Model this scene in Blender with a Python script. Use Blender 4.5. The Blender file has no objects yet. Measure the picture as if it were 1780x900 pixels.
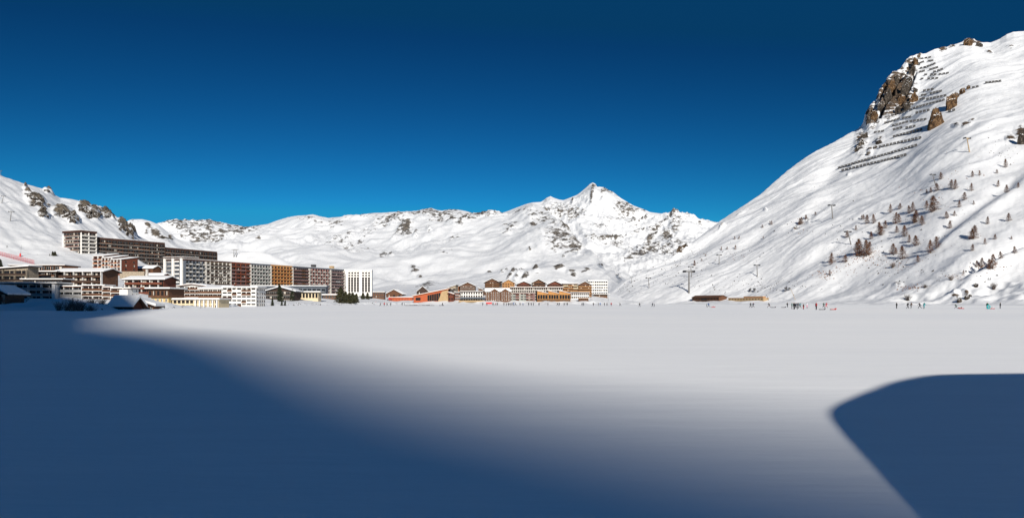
import bpy, bmesh, math, random
import numpy as np
from mathutils import Vector, Matrix

S = bpy.context.scene
COL = S.collection
R = math.radians

# ------------------------------------------------------------------ camera, sky, sun, exposure
F, CX, HY, CH = 1271.0, 890.0, 526.0, 1.6      # focal length and principal column / horizon row of the photograph in its pixels; eye height
SUN_EL, SUN_AZ = R(23.0), R(-9.5)              # the sun stands behind the camera, a little to the right
cam_d = bpy.data.cameras.new('camera')
cam_d.sensor_width = 36.0
cam_d.lens = 36.0 * F / 1780.0
cam_d.shift_y = (HY - 450.0) / 1780.0
cam_d.clip_start = 0.1
cam_d.clip_end = 40000.0
cam = bpy.data.objects.new('camera', cam_d)
cam.location = (0, 0, CH)
cam.rotation_euler = (R(90), 0, 0)
COL.objects.link(cam)
S.camera = cam

w = bpy.data.worlds.new('World')
S.world = w
w.use_nodes = True
nt = w.node_tree
bg = nt.nodes['Background']
sky = nt.nodes.new('ShaderNodeTexSky')
sky.sky_type = 'NISHITA'
sky.sun_disc = False
sky.sun_elevation = SUN_EL
sky.sun_rotation = math.pi + SUN_AZ
sky.altitude = 2100
sky.air_density = 1.0
sky.dust_density = 0.0
sky.ozone_density = 10.0
gam = nt.nodes.new('ShaderNodeGamma')               # the deep, polarised blue of a clear winter sky at altitude
gam.inputs[1].default_value = 2.2
tint = nt.nodes.new('ShaderNodeMix')
tint.data_type = 'RGBA'
tint.blend_type = 'MULTIPLY'
tint.inputs[0].default_value = 1.0
tint.inputs[7].default_value = (0.06, 0.110, 0.0385, 1)
cap = nt.nodes.new('ShaderNodeMix')
cap.data_type = 'RGBA'
cap.blend_type = 'DARKEN'
cap.inputs[0].default_value = 1.0
cap.inputs[7].default_value = (1.0, 2.4, 4.6, 1)
nt.links.new(sky.outputs[0], gam.inputs[0])
nt.links.new(gam.outputs[0], tint.inputs[6])
nt.links.new(tint.outputs[2], cap.inputs[6])
flo = nt.nodes.new('ShaderNodeMix')                 # overhead the sky keeps the deep blue it has at the top of the view
flo.data_type = 'RGBA'
flo.blend_type = 'LIGHTEN'
flo.inputs[0].default_value = 1.0
flo.inputs[7].default_value = (0.015, 0.345, 1.03, 1)
nt.links.new(cap.outputs[2], flo.inputs[6])
nt.links.new(flo.outputs[2], bg.inputs[0])
bg.inputs[1].default_value = 0.10

sun_d = bpy.data.lights.new('sun', 'SUN')
sun_d.energy = 4.6
sun_d.angle = R(0.53)
sun_d.color = (1.0, 0.93, 0.825)
sun = bpy.data.objects.new('sun', sun_d)
sun.rotation_euler = (math.pi / 2 - SUN_EL, 0, -SUN_AZ)   # light travels along +Y, a little to the right, and down
COL.objects.link(sun)

S.view_settings.view_transform = 'Standard'
S.view_settings.look = 'None'
S.view_settings.gamma = 1.0
S.view_settings.use_curve_mapping = False
S.view_settings.exposure = 0.36
S.cycles.max_bounces = 5
S.cycles.diffuse_bounces = 3
S.cycles.glossy_bounces = 2
S.cycles.transparent_max_bounces = 6
S.cycles.use_denoising = True

# ------------------------------------------------------------------ helpers
def px(x, Y): return (x - CX) / F * Y
def pz(y, Y): return CH + (HY - y) / F * Y

def _hash(ix, iy, s):
    n = (ix * 374761393 + iy * 668265263 + s * 974634777) & 0xFFFFFFFF
    n = ((n ^ (n >> 13)) * 1274126177) & 0xFFFFFFFF
    return n ^ (n >> 16)

def pn(x, y, s=0):
    """gradient noise, about -1..1"""
    x = np.asarray(x, float); y = np.asarray(y, float)
    ix = np.floor(x).astype(np.int64); iy = np.floor(y).astype(np.int64)
    fx = x - ix; fy = y - iy
    ux = fx * fx * fx * (fx * (fx * 6 - 15) + 10); uy = fy * fy * fy * (fy * (fy * 6 - 15) + 10)
    def g(i, j):
        a = (_hash(ix + i, iy + j, s) & 0xFFFF) * (2 * math.pi / 65536)
        return np.cos(a) * (fx - i) + np.sin(a) * (fy - j)
    a = g(0, 0); b = g(1, 0); c = g(0, 1); d = g(1, 1)
    return 1.5 * ((a + ux * (b - a)) * (1 - uy) + (c + ux * (d - c)) * uy)

def fbm(x, y, s=0, o=4, gain=0.5):
    r = 0; a = 1.0
    for i in range(o):
        r = r + a * pn(x * 2.03 ** i, y * 2.03 ** i, s + i * 17); a *= gain
    return r

def ridged(x, y, s=0, o=4, gain=0.5):
    r = 0; a = 1.0
    for i in range(o):
        r = r + a * (1 - 2 * np.abs(pn(x * 2.07 ** i, y * 2.07 ** i, s + i * 13))); a *= gain
    return r

def sstep(a, b, v):
    t = np.clip((v - a) / (b - a), 0, 1)
    return t * t * (3 - 2 * t)

def new_mesh_grid(name, V, mat, attrs=None, smooth=True):
    """V: (n, m, 3) grid"""
    n, m = V.shape[:2]
    me = bpy.data.meshes.new(name)
    idx = np.arange(n * m).reshape(n, m)
    q = np.stack([idx[:-1, :-1], idx[1:, :-1], idx[1:, 1:], idx[:-1, 1:]], -1).reshape(-1, 4)
    me.vertices.add(n * m)
    me.vertices.foreach_set('co', V.reshape(-1).astype(np.float32))
    me.loops.add(q.size)
    me.loops.foreach_set('vertex_index', q.reshape(-1).astype(np.int32))
    me.polygons.add(len(q))
    me.polygons.foreach_set('loop_start', np.arange(0, q.size, 4, dtype=np.int32))
    me.polygons.foreach_set('loop_total', np.full(len(q), 4, dtype=np.int32))
    me.polygons.foreach_set('use_smooth', np.full(len(q), smooth, dtype=bool))
    for k, v in (attrs or {}).items():
        at = me.attributes.new(k, 'FLOAT', 'POINT')
        at.data.foreach_set('value', v.reshape(-1).astype(np.float32))
    me.update(calc_edges=True)
    me.materials.append(mat)
    o = bpy.data.objects.new(name, me)
    COL.objects.link(o)
    return o

def tag(o, label=None, cat=None, group=None, kind=None):
    if label: o['label'] = label
    if cat: o['category'] = cat
    if group: o['group'] = group
    if kind: o['kind'] = kind
    return o

# ------------------------------------------------------------------ materials
def nodes_of(name):
    m = bpy.data.materials.new(name); m.use_nodes = True
    n = m.node_tree; b = n.nodes['Principled BSDF']
    return m, n, b

def N(n, kind, **kw):
    x = n.nodes.new(kind)
    for k, v in kw.items(): setattr(x, k, v)
    return x

def plain(name, col, rough=0.7, var=0.18, scale=0.6, metal=0.0, bump=0.0, spec=0.3, stretch=(1, 1, 1)):
    """one base colour with worn, noisy variation"""
    m, n, b = nodes_of(name)
    tc = N(n, 'ShaderNodeTexCoord'); mp = N(n, 'ShaderNodeMapping')
    mp.inputs['Scale'].default_value = stretch
    n.links.new(tc.outputs['Object'], mp.inputs[0])
    t = N(n, 'ShaderNodeTexNoise'); t.inputs['Scale'].default_value = scale; t.inputs['Detail'].default_value = 5
    n.links.new(mp.outputs[0], t.inputs['Vector'])
    r = N(n, 'ShaderNodeValToRGB')
    r.color_ramp.elements[0].position = 0.3; r.color_ramp.elements[1].position = 0.7
    r.color_ramp.elements[0].color = tuple(c * (1 - var) for c in col) + (1,)
    r.color_ramp.elements[1].color = tuple(min(0.95, c * (1 + var)) for c in col) + (1,)
    n.links.new(t.outputs['Fac'], r.inputs[0]); n.links.new(r.outputs[0], b.inputs['Base Color'])
    b.inputs['Roughness'].default_value = rough; b.inputs['Metallic'].default_value = metal
    b.inputs['Specular IOR Level'].default_value = spec
    if bump:
        t2 = N(n, 'ShaderNodeTexNoise'); t2.inputs['Scale'].default_value = scale * 6; t2.inputs['Detail'].default_value = 4
        n.links.new(mp.outputs[0], t2.inputs['Vector'])
        bp = N(n, 'ShaderNodeBump'); bp.inputs['Strength'].default_value = bump; bp.inputs['Distance'].default_value = 0.3
        n.links.new(t2.outputs['Fac'], bp.inputs['Height']); n.links.new(bp.outputs[0], b.inputs['Normal'])
    return m

def snow_rock(name, rock_a, rock_b, rscale, bumps, snow=(0.70, 0.72, 0.75), brk=1.3, soft=0.14, stretch=(1, .5, 1.7), crust=0.0):
    """snow with bare rock where the vertex attribute 'rock' is high; bumps: list of (scale, distance, stretch)"""
    m, n, b = nodes_of(name)
    g = N(n, 'ShaderNodeNewGeometry')
    at = N(n, 'ShaderNodeAttribute'); at.attribute_name = 'rock'
    t = N(n, 'ShaderNodeTexNoise'); t.inputs['Scale'].default_value = rscale; t.inputs['Detail'].default_value = 7; t.inputs['Roughness'].default_value = 0.65
    mpr = N(n, 'ShaderNodeMapping'); mpr.inputs['Scale'].default_value = stretch
    n.links.new(g.outputs['Position'], mpr.inputs[0]); n.links.new(mpr.outputs[0], t.inputs['Vector'])
    ma = N(n, 'ShaderNodeMath', operation='MULTIPLY_ADD'); ma.inputs[1].default_value = brk * 2; ma.inputs[2].default_value = -brk
    n.links.new(t.outputs['Fac'], ma.inputs[0])
    ad = N(n, 'ShaderNodeMath', operation='ADD'); n.links.new(at.outputs['Fac'], ad.inputs[0]); n.links.new(ma.outputs[0], ad.inputs[1])
    mr = N(n, 'ShaderNodeMapRange'); mr.interpolation_type = 'SMOOTHSTEP'
    mr.inputs['From Min'].default_value = 0.5 - soft; mr.inputs['From Max'].default_value = 0.5 + soft
    n.links.new(ad.outputs[0], mr.inputs['Value'])
    t2 = N(n, 'ShaderNodeTexNoise'); t2.inputs['Scale'].default_value = rscale * 2.3; t2.inputs['Detail'].default_value = 6
    n.links.new(g.outputs['Position'], t2.inputs['Vector'])
    rr = N(n, 'ShaderNodeValToRGB'); rr.color_ramp.elements[0].position = 0.36; rr.color_ramp.elements[1].position = 0.64
    rr.color_ramp.elements[0].color = rock_a + (1,); rr.color_ramp.elements[1].color = rock_b + (1,)
    n.links.new(t2.outputs['Fac'], rr.inputs[0])
    t3 = N(n, 'ShaderNodeTexNoise'); t3.inputs['Scale'].default_value = rscale * 0.35; t3.inputs['Detail'].default_value = 5
    n.links.new(g.outputs['Position'], t3.inputs['Vector'])
    sr = N(n, 'ShaderNodeValToRGB'); sr.color_ramp.elements[0].position = 0.3; sr.color_ramp.elements[1].position = 0.7
    sr.color_ramp.elements[0].color = tuple(c * 0.94 for c in snow) + (1,); sr.color_ramp.elements[1].color = tuple(min(.95, c * 1.03) for c in snow) + (1,)
    n.links.new(t3.outputs['Fac'], sr.inputs[0])
    snow_out = sr.outputs[0]
    if crust:                                        # wind crust: long faint streaks of older, duller snow
        for sc_, st_, seed_ in ((.35, (.10, 1, 1), 0), (2.2, (.16, 1, 1), 7)):
            mc = N(n, 'ShaderNodeMapping'); mc.inputs['Scale'].default_value = st_; mc.inputs['Rotation'].default_value = (0, 0, .06); mc.inputs['Location'].default_value = (seed_, 0, 0)
            n.links.new(g.outputs['Position'], mc.inputs[0])
            tcx = N(n, 'ShaderNodeTexNoise'); tcx.inputs['Scale'].default_value = sc_; tcx.inputs['Detail'].default_value = 6; tcx.inputs['Roughness'].default_value = .7
            n.links.new(mc.outputs[0], tcx.inputs['Vector'])
            rc = N(n, 'ShaderNodeValToRGB'); rc.color_ramp.elements[0].position = .34; rc.color_ramp.elements[1].position = .62
            rc.color_ramp.elements[0].color = (1 - crust, 1 - crust, 1 - crust * .9, 1); rc.color_ramp.elements[1].color = (1, 1, 1, 1)
            n.links.new(tcx.outputs['Fac'], rc.inputs[0])
            mm = N(n, 'ShaderNodeMix', data_type='RGBA'); mm.blend_type = 'MULTIPLY'; mm.inputs[0].default_value = 1
            n.links.new(snow_out, mm.inputs[6]); n.links.new(rc.outputs[0], mm.inputs[7]); snow_out = mm.outputs[2]
    mx = N(n, 'ShaderNodeMix', data_type='RGBA')
    n.links.new(mr.outputs[0], mx.inputs[0]); n.links.new(snow_out, mx.inputs[6]); n.links.new(rr.outputs[0], mx.inputs[7])
    n.links.new(mx.outputs[2], b.inputs['Base Color'])
    b.inputs['Roughness'].default_value = 0.75; b.inputs['Specular IOR Level'].default_value = 0.15
    last = None
    for sc, dist, st, rot in bumps:
        mp = N(n, 'ShaderNodeMapping'); mp.inputs['Scale'].default_value = st; mp.inputs['Rotation'].default_value = (0, 0, rot)
        n.links.new(g.outputs['Position'], mp.inputs[0])
        tb = N(n, 'ShaderNodeTexNoise'); tb.inputs['Scale'].default_value = sc; tb.inputs['Detail'].default_value = 5; tb.inputs['Roughness'].default_value = 0.6
        n.links.new(mp.outputs[0], tb.inputs['Vector'])
        bp = N(n, 'ShaderNodeBump'); bp.inputs['Strength'].default_value = 1.0; bp.inputs['Distance'].default_value = dist
        n.links.new(tb.outputs['Fac'], bp.inputs['Height'])
        if last is not None: n.links.new(last.outputs[0], bp.inputs['Normal'])
        last = bp
    if last is not None: n.links.new(last.outputs[0], b.inputs['Normal'])
    return m

M = {}
M['snow_lake'] = snow_rock('lake_snow', (.3, .3, .3), (.3, .3, .3), 0.05, [(0.9, 0.026, (0.22, 1, 1), 0.05), (5.0, 0.008, (0.3, 1, 1), 0.05)], snow=(0.915, 0.935, 0.96), crust=0.026)
M['snow_right'] = snow_rock('mountain_snow', (.030, .024, .020), (.13, .092, .062), 0.10, [(0.05, 1.1, (1, 1, 1), 0), (0.22, 0.35, (1, 1, 1), 0)])
M['snow_far'] = snow_rock('massif_snow', (.045, .042, .040), (.17, .15, .13), 0.045, [(0.012, 5, (1, 1, 1), 0)], brk=1.6, soft=.2)
M['snow_left'] = snow_rock('hillside_snow', (.04, .035, .03), (.16, .135, .105), 0.09, [(0.06, 0.8, (1, 1, 1), 0), (0.3, 0.2, (1, 1, 1), 0)])
M['snow'] = plain('settled_snow', (.86, .87, .88), .7, .04, .4, bump=.25, spec=.15)

# ------------------------------------------------------------------ terrain
SHEETS = {}

def keys(x, k, c):
    k = np.array(k, float)
    return np.interp(x, k[:, 0], k[:, c])

def smooth1(a, n, axis):
    if n < 1: return a
    ker = np.hanning(2 * n + 3)[1:-1]; ker /= ker.sum()
    p = np.concatenate([np.repeat(a.take([0], axis), n, axis), a, np.repeat(a.take([-1], axis), n, axis)], axis)
    return np.apply_along_axis(lambda v: np.convolve(v, ker, 'valid'), axis, p)

def sheet(name, xs, rows, segs, disp, rock, mat, ridge_row, back, sm=10, xsm=2):
    """A hillside as a height field. rows: from its foot to its crest, each a list of (column, distance, row) control
    points; back: list of (extra distance, drop) behind the crest."""
    nx = len(xs)
    Yr, Zr = [], []
    for r in rows:
        Y = smooth1(keys(xs, r, 1), xsm, 0); y = keys(xs, r, 2)
        Yr.append(Y); Zr.append(pz(y, Y) if r is rows[-1] else smooth1(pz(y, Y), xsm, 0))
    Y, Z, T = [], [], []
    for i in range(len(rows) - 1):
        for j in range(segs[i]):
            t = j / segs[i]
            Y.append(Yr[i] * (1 - t) + Yr[i + 1] * t); Z.append(Zr[i] * (1 - t) + Zr[i + 1] * t); T.append(i + t)
    Y.append(Yr[-1]); Z.append(Zr[-1]); T.append(len(rows) - 1)
    Y = np.array(Y).T; Z = np.array(Z).T; T = np.array(T)[None, :] * np.ones((nx, 1))
    Zs = smooth1(Z, sm, 1); Zs = smooth1(Zs, 3, 0)
    Ys = smooth1(Y, 3, 0)
    wr = sstep(len(rows) - 1.35, len(rows) - 1, T)
    Z = Zs * (1 - wr) + Z * wr; Y = Ys * (1 - wr) + Y * wr
    if back:
        t0 = T[:, -1:]
        for k, (dY, dz) in enumerate(back):
            Y = np.concatenate([Y, Y[:, -1:] + dY], 1); Z = np.concatenate([Z, Z[:, -1:] - dz], 1); T = np.concatenate([T, t0 + 0.01 * (k + 1)], 1)
    xg = xs[:, None] * np.ones_like(Y)
    X = px(xg, Y)
    ya = HY - (Z - CH) / Y * F
    rk = rock(X, Y, xg, ya, T, Z) if rock else np.full_like(Z, -2.)
    Z = Z + disp(X, Y, xg, ya, T, rk)
    V = np.stack([X, Y, Z], -1)
    o = new_mesh_grid(name, V, mat, {'rock': rk})
    tag(o, kind='structure')
    SHEETS[name] = (xs, Y, Z)
    return o

def ground_at(names, x, y):
    """first hillside point that the line of sight through column x, row y meets"""
    best = None
    for nme in ([names] if isinstance(names, str) else names):
        xs, Y, Z = SHEETS[nme]
        f = np.interp(x, xs, np.arange(len(xs))); i = int(min(f, len(xs) - 2)); t = f - i
        Yc = Y[i] * (1 - t) + Y[i + 1] * t; Zc = Z[i] * (1 - t) + Z[i + 1] * t
        ya = HY - (Zc - CH) / Yc * F
        hit = np.where(ya <= y)[0]
        if len(hit) and (best is None or Yc[hit[0]] < best[1]):
            k = hit[0]
            if k > 0:
                s = (ya[k - 1] - y) / max(1e-6, ya[k - 1] - ya[k]); Yh = Yc[k - 1] + s * (Yc[k] - Yc[k - 1])
            else: Yh = Yc[k]
            best = (float(px(x, Yh)), float(Yh), float(pz(y, Yh)))
    return best

def ground_z(nme, X, Yq):
    xs, Y, Z = SHEETS[nme]
    x = CX + X / Yq * F
    f = np.interp(x, xs, np.arange(len(xs))); i = int(min(f, len(xs) - 2)); t = f - i
    Yc = Y[i] * (1 - t) + Y[i + 1] * t; Zc = Z[i] * (1 - t) + Z[i + 1] * t
    return float(np.interp(Yq, Yc, Zc))

def zones(xg, ya, zs):
    r = np.zeros_like(xg)
    for (cx, cy, rx, ry, ang, st) in zs:
        dx = xg - cx; dy = ya - cy; a = R(ang); c, s = math.cos(a), math.sin(a)
        u = (dx * c + dy * s) / rx; v = (-dx * s + dy * c) / ry
        r = np.maximum(r, st * np.clip(1.25 - np.sqrt(u * u + v * v) , 0, 1) )
    return np.clip(r, 0, 1)

# --- lake: flat, snowed over; and the base ground reaching to the horizon
def flat(name, x0, x1, y0, y1, z, mat, nx=2, ny=2, amp=None):
    X, Y = np.meshgrid(np.linspace(x0, x1, nx), np.linspace(y0, y1, ny), indexing='ij')
    Z = np.full_like(X, z) + (amp(X, Y) if amp else 0)
    return tag(new_mesh_grid(name, np.stack([X, Y, Z], -1), mat, {'rock': np.full_like(Z, -2.)}), kind='structure')
flat('ground', -16000, 16000, -16000, 16000, -1.2, M['snow_lake'])
def lake_amp(X, Y):
    return 0.007 * pn(X / 7, Y / 2.2, 5) + 0.02 * pn(X / 40, Y / 16, 6) + 0.003 * pn(X / 2.2, Y / .7, 8)
# near lake surface finely built, the far one coarser
ys = np.concatenate([np.linspace(-40, 3, 20), np.geomspace(3.4, 1300, 430)])
us = np.concatenate([np.linspace(-1400, -120, 30), np.linspace(-118, 118, 300), np.linspace(120, 1400, 30)]) / 100.0
Xl, Yl = np.meshgrid(us, ys, indexing='ij')
Xl = Xl * np.maximum(np.abs(Yl), 30.0) * 0.75
Zl = lake_amp(Xl, Yl) * sstep(900, 60, np.abs(Yl) + 0 * Xl)
tag(new_mesh_grid('frozen_lake', np.stack([Xl, Yl, Zl], -1), M['snow_lake'], {'rock': np.full_like(Zl, -2.)}), kind='structure')

# --- right mountain
def xcols(a, b, step_in, lo=-20, hi=1800, step_out=12):
    v = []; x = a
    while x < b:
        v.append(x); x += step_in if lo <= x < hi else step_out
    v.append(b)
    return np.array(v, float)

xsR = xcols(1000, 2700, 1.1, hi=1960)
R_foot = [(1000, 800, 531.5), (1050, 790, 531), (1090, 765, 530.5), (1250, 640, 531.2), (1500, 515, 532.3), (1780, 422, 533.5), (2000, 377, 534), (2700, 285, 536)]
R_bench = [(1000, 880, 528.5), (1050, 840, 527.5), (1090, 800, 527), (1250, 695, 523.5), (1400, 620, 520.5), (1500, 575, 517), (1600, 535, 511), (1700, 505, 499), (1780, 492, 490), (2000, 445, 470), (2700, 335, 440)]
R_ridge = [(1000, 900, 512), (1050, 790, 503), (1090, 742, 487), (1120, 755, 470), (1150, 768, 455), (1180, 780, 438), (1215, 800, 413), (1250, 815, 386), (1275, 830, 369), (1300, 845, 352), (1325, 862, 334),
    (1350, 880, 313), (1375, 900, 292), (1400, 920, 274), (1425, 940, 260), (1450, 960, 247), (1475, 980, 233), (1492, 992, 224), (1500, 998, 215), (1505, 1002, 199), (1512, 1006, 184), (1522, 1010, 175), (1528, 1016, 157),
    (1538, 1022, 146), (1546, 1028, 132), (1556, 1034, 126), (1566, 1040, 121), (1575, 1048, 106), (1582, 1054, 100), (1592, 1060, 97), (1610, 1070, 94), (1624, 1078, 87), (1640, 1085, 86), (1660, 1100, 79), (1676, 1110, 72), (1690, 1120, 70), (1704, 1130, 74),
    (1722, 1142, 74), (1738, 1155, 68), (1750, 1165, 60), (1762, 1175, 56), (1780, 1195, 55), (1850, 1240, 30), (2000, 1290, -40), (2700, 1300, -420)]
_rY = [(1000, 1000), (1050, 900), (1090, 860), (1180, 930), (1250, 1000), (1400, 1180), (1500, 1330), (1600, 1440), (1780, 1560), (2000, 1650), (2700, 1650)]
R_ridge = [(x, float(np.interp(x, [a for a, b in _rY], [b for a, b in _rY])), y) for x, Y, y in R_ridge]
R_mid, R_sub = [], []
_sub = [(1500, 243), (1530, 225), (1560, 206), (1592, 178), (1620, 151), (1660, 125), (1700, 108), (1740, 98), (1780, 90)]
for x in (1000, 1050, 1090, 1180, 1250, 1320, 1400, 1450, 1500, 1530, 1560, 1592, 1620, 1660, 1700, 1740, 1780, 2000, 2700):
    Ya, ya_ = float(keys(x, R_bench, 1)), float(keys(x, R_bench, 2)); Yb, yb_ = float(keys(x, R_ridge, 1)), float(keys(x, R_ridge, 2))
    za, zb = pz(ya_, Ya), pz(yb_, Yb); Ys_ = Ya + .8 * (Yb - Ya); zs_ = za + .8 * (zb - za)
    if 1500 <= x <= 1780: zs_ = pz(float(np.interp(x, [a for a, b in _sub], [b for a, b in _sub])), Ys_)
    Ym = Ya + .42 * (Yb - Ya); zm = za + .42 / .8 * (zs_ - za) * .98
    R_mid.append((x, Ym, HY - (zm - CH) / Ym * F)); R_sub.append((x, Ys_, HY - (zs_ - CH) / Ys_ * F))
R_zones = [(1553, 158, 34, 55, 28, 1.0), (1583, 118, 14, 22, 10, .8), (1570, 178, 22, 26, 20, .75), (1515, 200, 16, 22, 25, .9), (1688, 73, 14, 5, 5, .95), (1700, 76, 12, 4, 15, .8), (1638, 88, 12, 5, -10, .8), (1597, 100, 6, 8, 0, .7),
    (1655, 82, 10, 4, -10, .7), (1498, 240, 12, 18, 20, .75), (1494, 262, 14, 14, 25, .6), (1528, 247, 10, 8, -30, .65), (1511, 268, 6, 6, 0, .6), (1776, 240, 14, 16, 0, .95), (1757, 250, 10, 10, -30, .7), (1662, 220, 9, 8, 0, .7), (1682, 222, 12, 6, -30, .72),
    (1690, 208, 8, 4, -35, .6), (1720, 92, 8, 3, 20, .6), (1757, 86, 8, 3, 0, .55), (1383, 398, 9, 6, -40, .62), (1405, 380, 5, 5, 0, .5), (1185, 435, 20, 5, -35, .75), (1255, 400, 8, 3, -40, .6), (1560, 495, 12, 4, 0, .45), (1660, 512, 10, 6, 0, .6), (1680, 508, 8, 3, 0, .6),
    (1330, 370, 4, 3, 0, .5), (1475, 300, 5, 3, -30, .5), (1290, 372, 14, 3, -38, .35)]
def field(z): return np.where(z > .01, -.04 + 1.05 * z, -.9)
def R_rock(X, Y, xg, ya, T, Z):
    z = zones(xg, ya, R_zones); z = np.clip(z + .12 * pn(X / 20, (Y * .5 + Z) / 20, 9) * np.minimum(1, z * 4), 0, 1)
    sp = sstep(.60, .98, pn(X / 16, (Y + Z) / 16, 21)) * sstep(.05, .5, pn(X / 90, (Y + Z) / 90, 31)) * sstep(0.4, .8, T)
    return np.maximum(field(z), -.9 + 1.35 * sp)
def line_dist(xg, ya, pts):
    """signed distance in columns/rows to a polyline, and the position along it"""
    best = np.full_like(xg, 1e9); sg = np.zeros_like(xg); al = np.zeros_like(xg); tot = 0
    for (x0, y0), (x1, y1) in zip(pts[:-1], pts[1:]):
        dx, dy = x1 - x0, y1 - y0; L = math.hypot(dx, dy)
        t = np.clip(((xg - x0) * dx + (ya - y0) * dy) / L / L, 0, 1)
        ex, ey = xg - (x0 + t * dx), ya - (y0 + t * dy); d = np.hypot(ex, ey)
        m = d < best; best = np.where(m, d, best); sg = np.where(m, np.sign(dx * ey - dy * ex), sg); al = np.where(m, tot + t * L, al); tot += L
    return best * sg, al / tot
def R_disp(X, Y, xg, ya, T, rk):
    s = .93 * X + .37 * Y; c = -.37 * X + .93 * Y
    env = sstep(0.2, 1.2, T) * (1 - .8 * sstep(3.4, 4.0, T))
    wob = 16 * pn(X / 170, Y / 170, 77) + 5 * pn(X / 50, Y / 50, 78)
    d = 8.0 * fbm(X / 190, Y / 190, 1, 3) + 3.0 * ridged((c + wob) / 75, s / 420, 2, 2) + .85 * pn((c + wob) / 21, s / 170, 4) * (.25 + sstep(-.3, .6, pn(X / 120, Y / 120, 5))) + .24 * pn((c + wob) / 6, s / 70, 14) + .16 * pn((c + wob * .6) / 2.6, s / 45, 15) + .9 * fbm(X / 30, Y / 30, 6, 3) * sstep(-.2, .5, pn(X / 150, Y / 150, 7))
    # the long gully at the lower right, another one higher up, and the traverse of a groomed track
    g, al = line_dist(xg, ya, [(1800, 424), (1760, 442), (1720, 460), (1690, 476), (1655, 496)])
    d2 = (-6.5 * np.exp(-((g - 2) / 7) ** 2) + 4.0 * np.exp(-((g + 11) / 7) ** 2)) * sstep(1.0, .55, al)
    g2, al2 = line_dist(xg, ya, [(1790, 300), (1740, 335), (1700, 362), (1655, 395), (1610, 430)])
    d2 = d2 + (-3.0 * np.exp(-(g2 / 10) ** 2) + 2 * np.exp(-((g2 + 16) / 10) ** 2)) * sstep(1, .8, al2) * sstep(0, .2, al2)
    g3, al3 = line_dist(xg, ya, [(1790, 105), (1700, 118), (1640, 135), (1600, 140)])
    d2 = d2 + (-4 * np.exp(-(g3 / 9) ** 2)) * sstep(1, .7, al3)
    g4, al4 = line_dist(xg, ya, [(1500, 245), (1440, 300), (1390, 345), (1330, 400), (1270, 440)])
    d2 = d2 + (-3.6 * np.exp(-(g4 / 12) ** 2) + 1.5 * np.exp(-((g4 + 20) / 12) ** 2)) * sstep(1, .75, al4) * sstep(0, .15, al4)
    # humps and hollows on the bench above the shore
    hb = sstep(0.06, .35, T) * sstep(1.35, .8, T) * sstep(1480, 1640, xg)
    d3 = hb * (5.5 * pn(X / 30, Y / 30, 41) + 2.2 * pn(X / 11, Y / 12, 42) + .7 * pn(X / 5, Y / 5, 43))
    lo = .5 * sstep(.0, .2, T) * fbm(X / 14, Y / 14, 18, 3)
    rough = np.clip(rk, 0, 1) * (4.0 * ridged(X / 26, (Y + ya) / 26, 51, 3) + 2.5 * ridged(X / 9, Y / 9, 52, 3)) * (0.35 + .65 * sstep(1900, 1400, xg))
    # dark clefts in the summit cliff
    cl = 0
    for pts, wd, dp in (([(1582, 112), (1560, 140), (1545, 168), (1528, 195)], 3.5, 30), ([(1590, 130), (1578, 158), (1565, 180)], 2.6, 18), ([(1540, 150), (1522, 182), (1512, 205)], 2.2, 14)):
        gg, aa = line_dist(xg, ya, pts); cl = cl - dp * np.exp(-(gg / wd) ** 2)
    return d * env + d2 * sstep(.2, .8, T) + d3 + lo + rough + cl * sstep(2.9, 3.2, T) * (1 - sstep(3.85, 4.0, T) * .6)
sheet('right_mountain', xsR, [R_foot, R_bench, R_mid, R_sub, R_ridge], [50, 130, 130, 100], R_disp, R_rock, M['snow_right'], 4, [(30, 6), (120, 60), (500, 400)], sm=16, xsm=34)

# --- left hillside with the ground the village stands on
xsL = xcols(-1400, 800, 1.7)
L_shore = [(-1400, 90, 554), (-300, 100, 551), (0, 132, 545.5), (160, 140, 544.5), (235, 178, 540.5), (380, 235, 537), (440, 350, 533.5), (600, 505, 531.2), (700, 630, 530.2), (800, 700, 530)]
L_front = [(-1400, 200, 520), (-300, 260, 522), (0, 300, 527), (160, 300, 528), (235, 290, 532), (380, 300, 533.5), (440, 410, 529), (500, 470, 525), (600, 600, 523), (700, 690, 525.5), (800, 760, 528.5)]
L_low = [(-1400, 300, 480), (-300, 380, 486), (0, 410, 495), (160, 420, 499), (235, 420, 506), (300, 450, 512), (380, 470, 516), (440, 540, 516), (500, 620, 512), (600, 740, 514), (660, 780, 519), (700, 800, 524.5), (800, 850, 528)]
L_up = [(-1400, 420, 420), (-300, 520, 440), (0, 560, 454), (110, 580, 456), (165, 590, 463), (235, 600, 474), (300, 640, 490), (380, 740, 497), (440, 800, 500), (500, 830, 502), (600, 860, 507), (700, 900, 521), (800, 950, 527)]
L_ridge = [(-1400, 620, 40), (-300, 780, 250), (-60, 840, 293), (0, 862, 304), (20, 870, 311), (40, 880, 318), (55, 886, 321), (75, 896, 326), (90, 905, 333), (105, 912, 343), (122, 920, 346), (140, 930, 350), (155, 936, 356), (170, 940, 361), (182, 944, 369), (195, 950, 375), (205, 955, 380), (216, 960, 389), (228, 965, 397), (240, 970, 409),
    (262, 980, 422), (290, 990, 434), (330, 1000, 446), (380, 1010, 458), (440, 1020, 472), (520, 1030, 486), (600, 1030, 500), (700, 1040, 517), (800, 1060, 526)]
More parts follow.
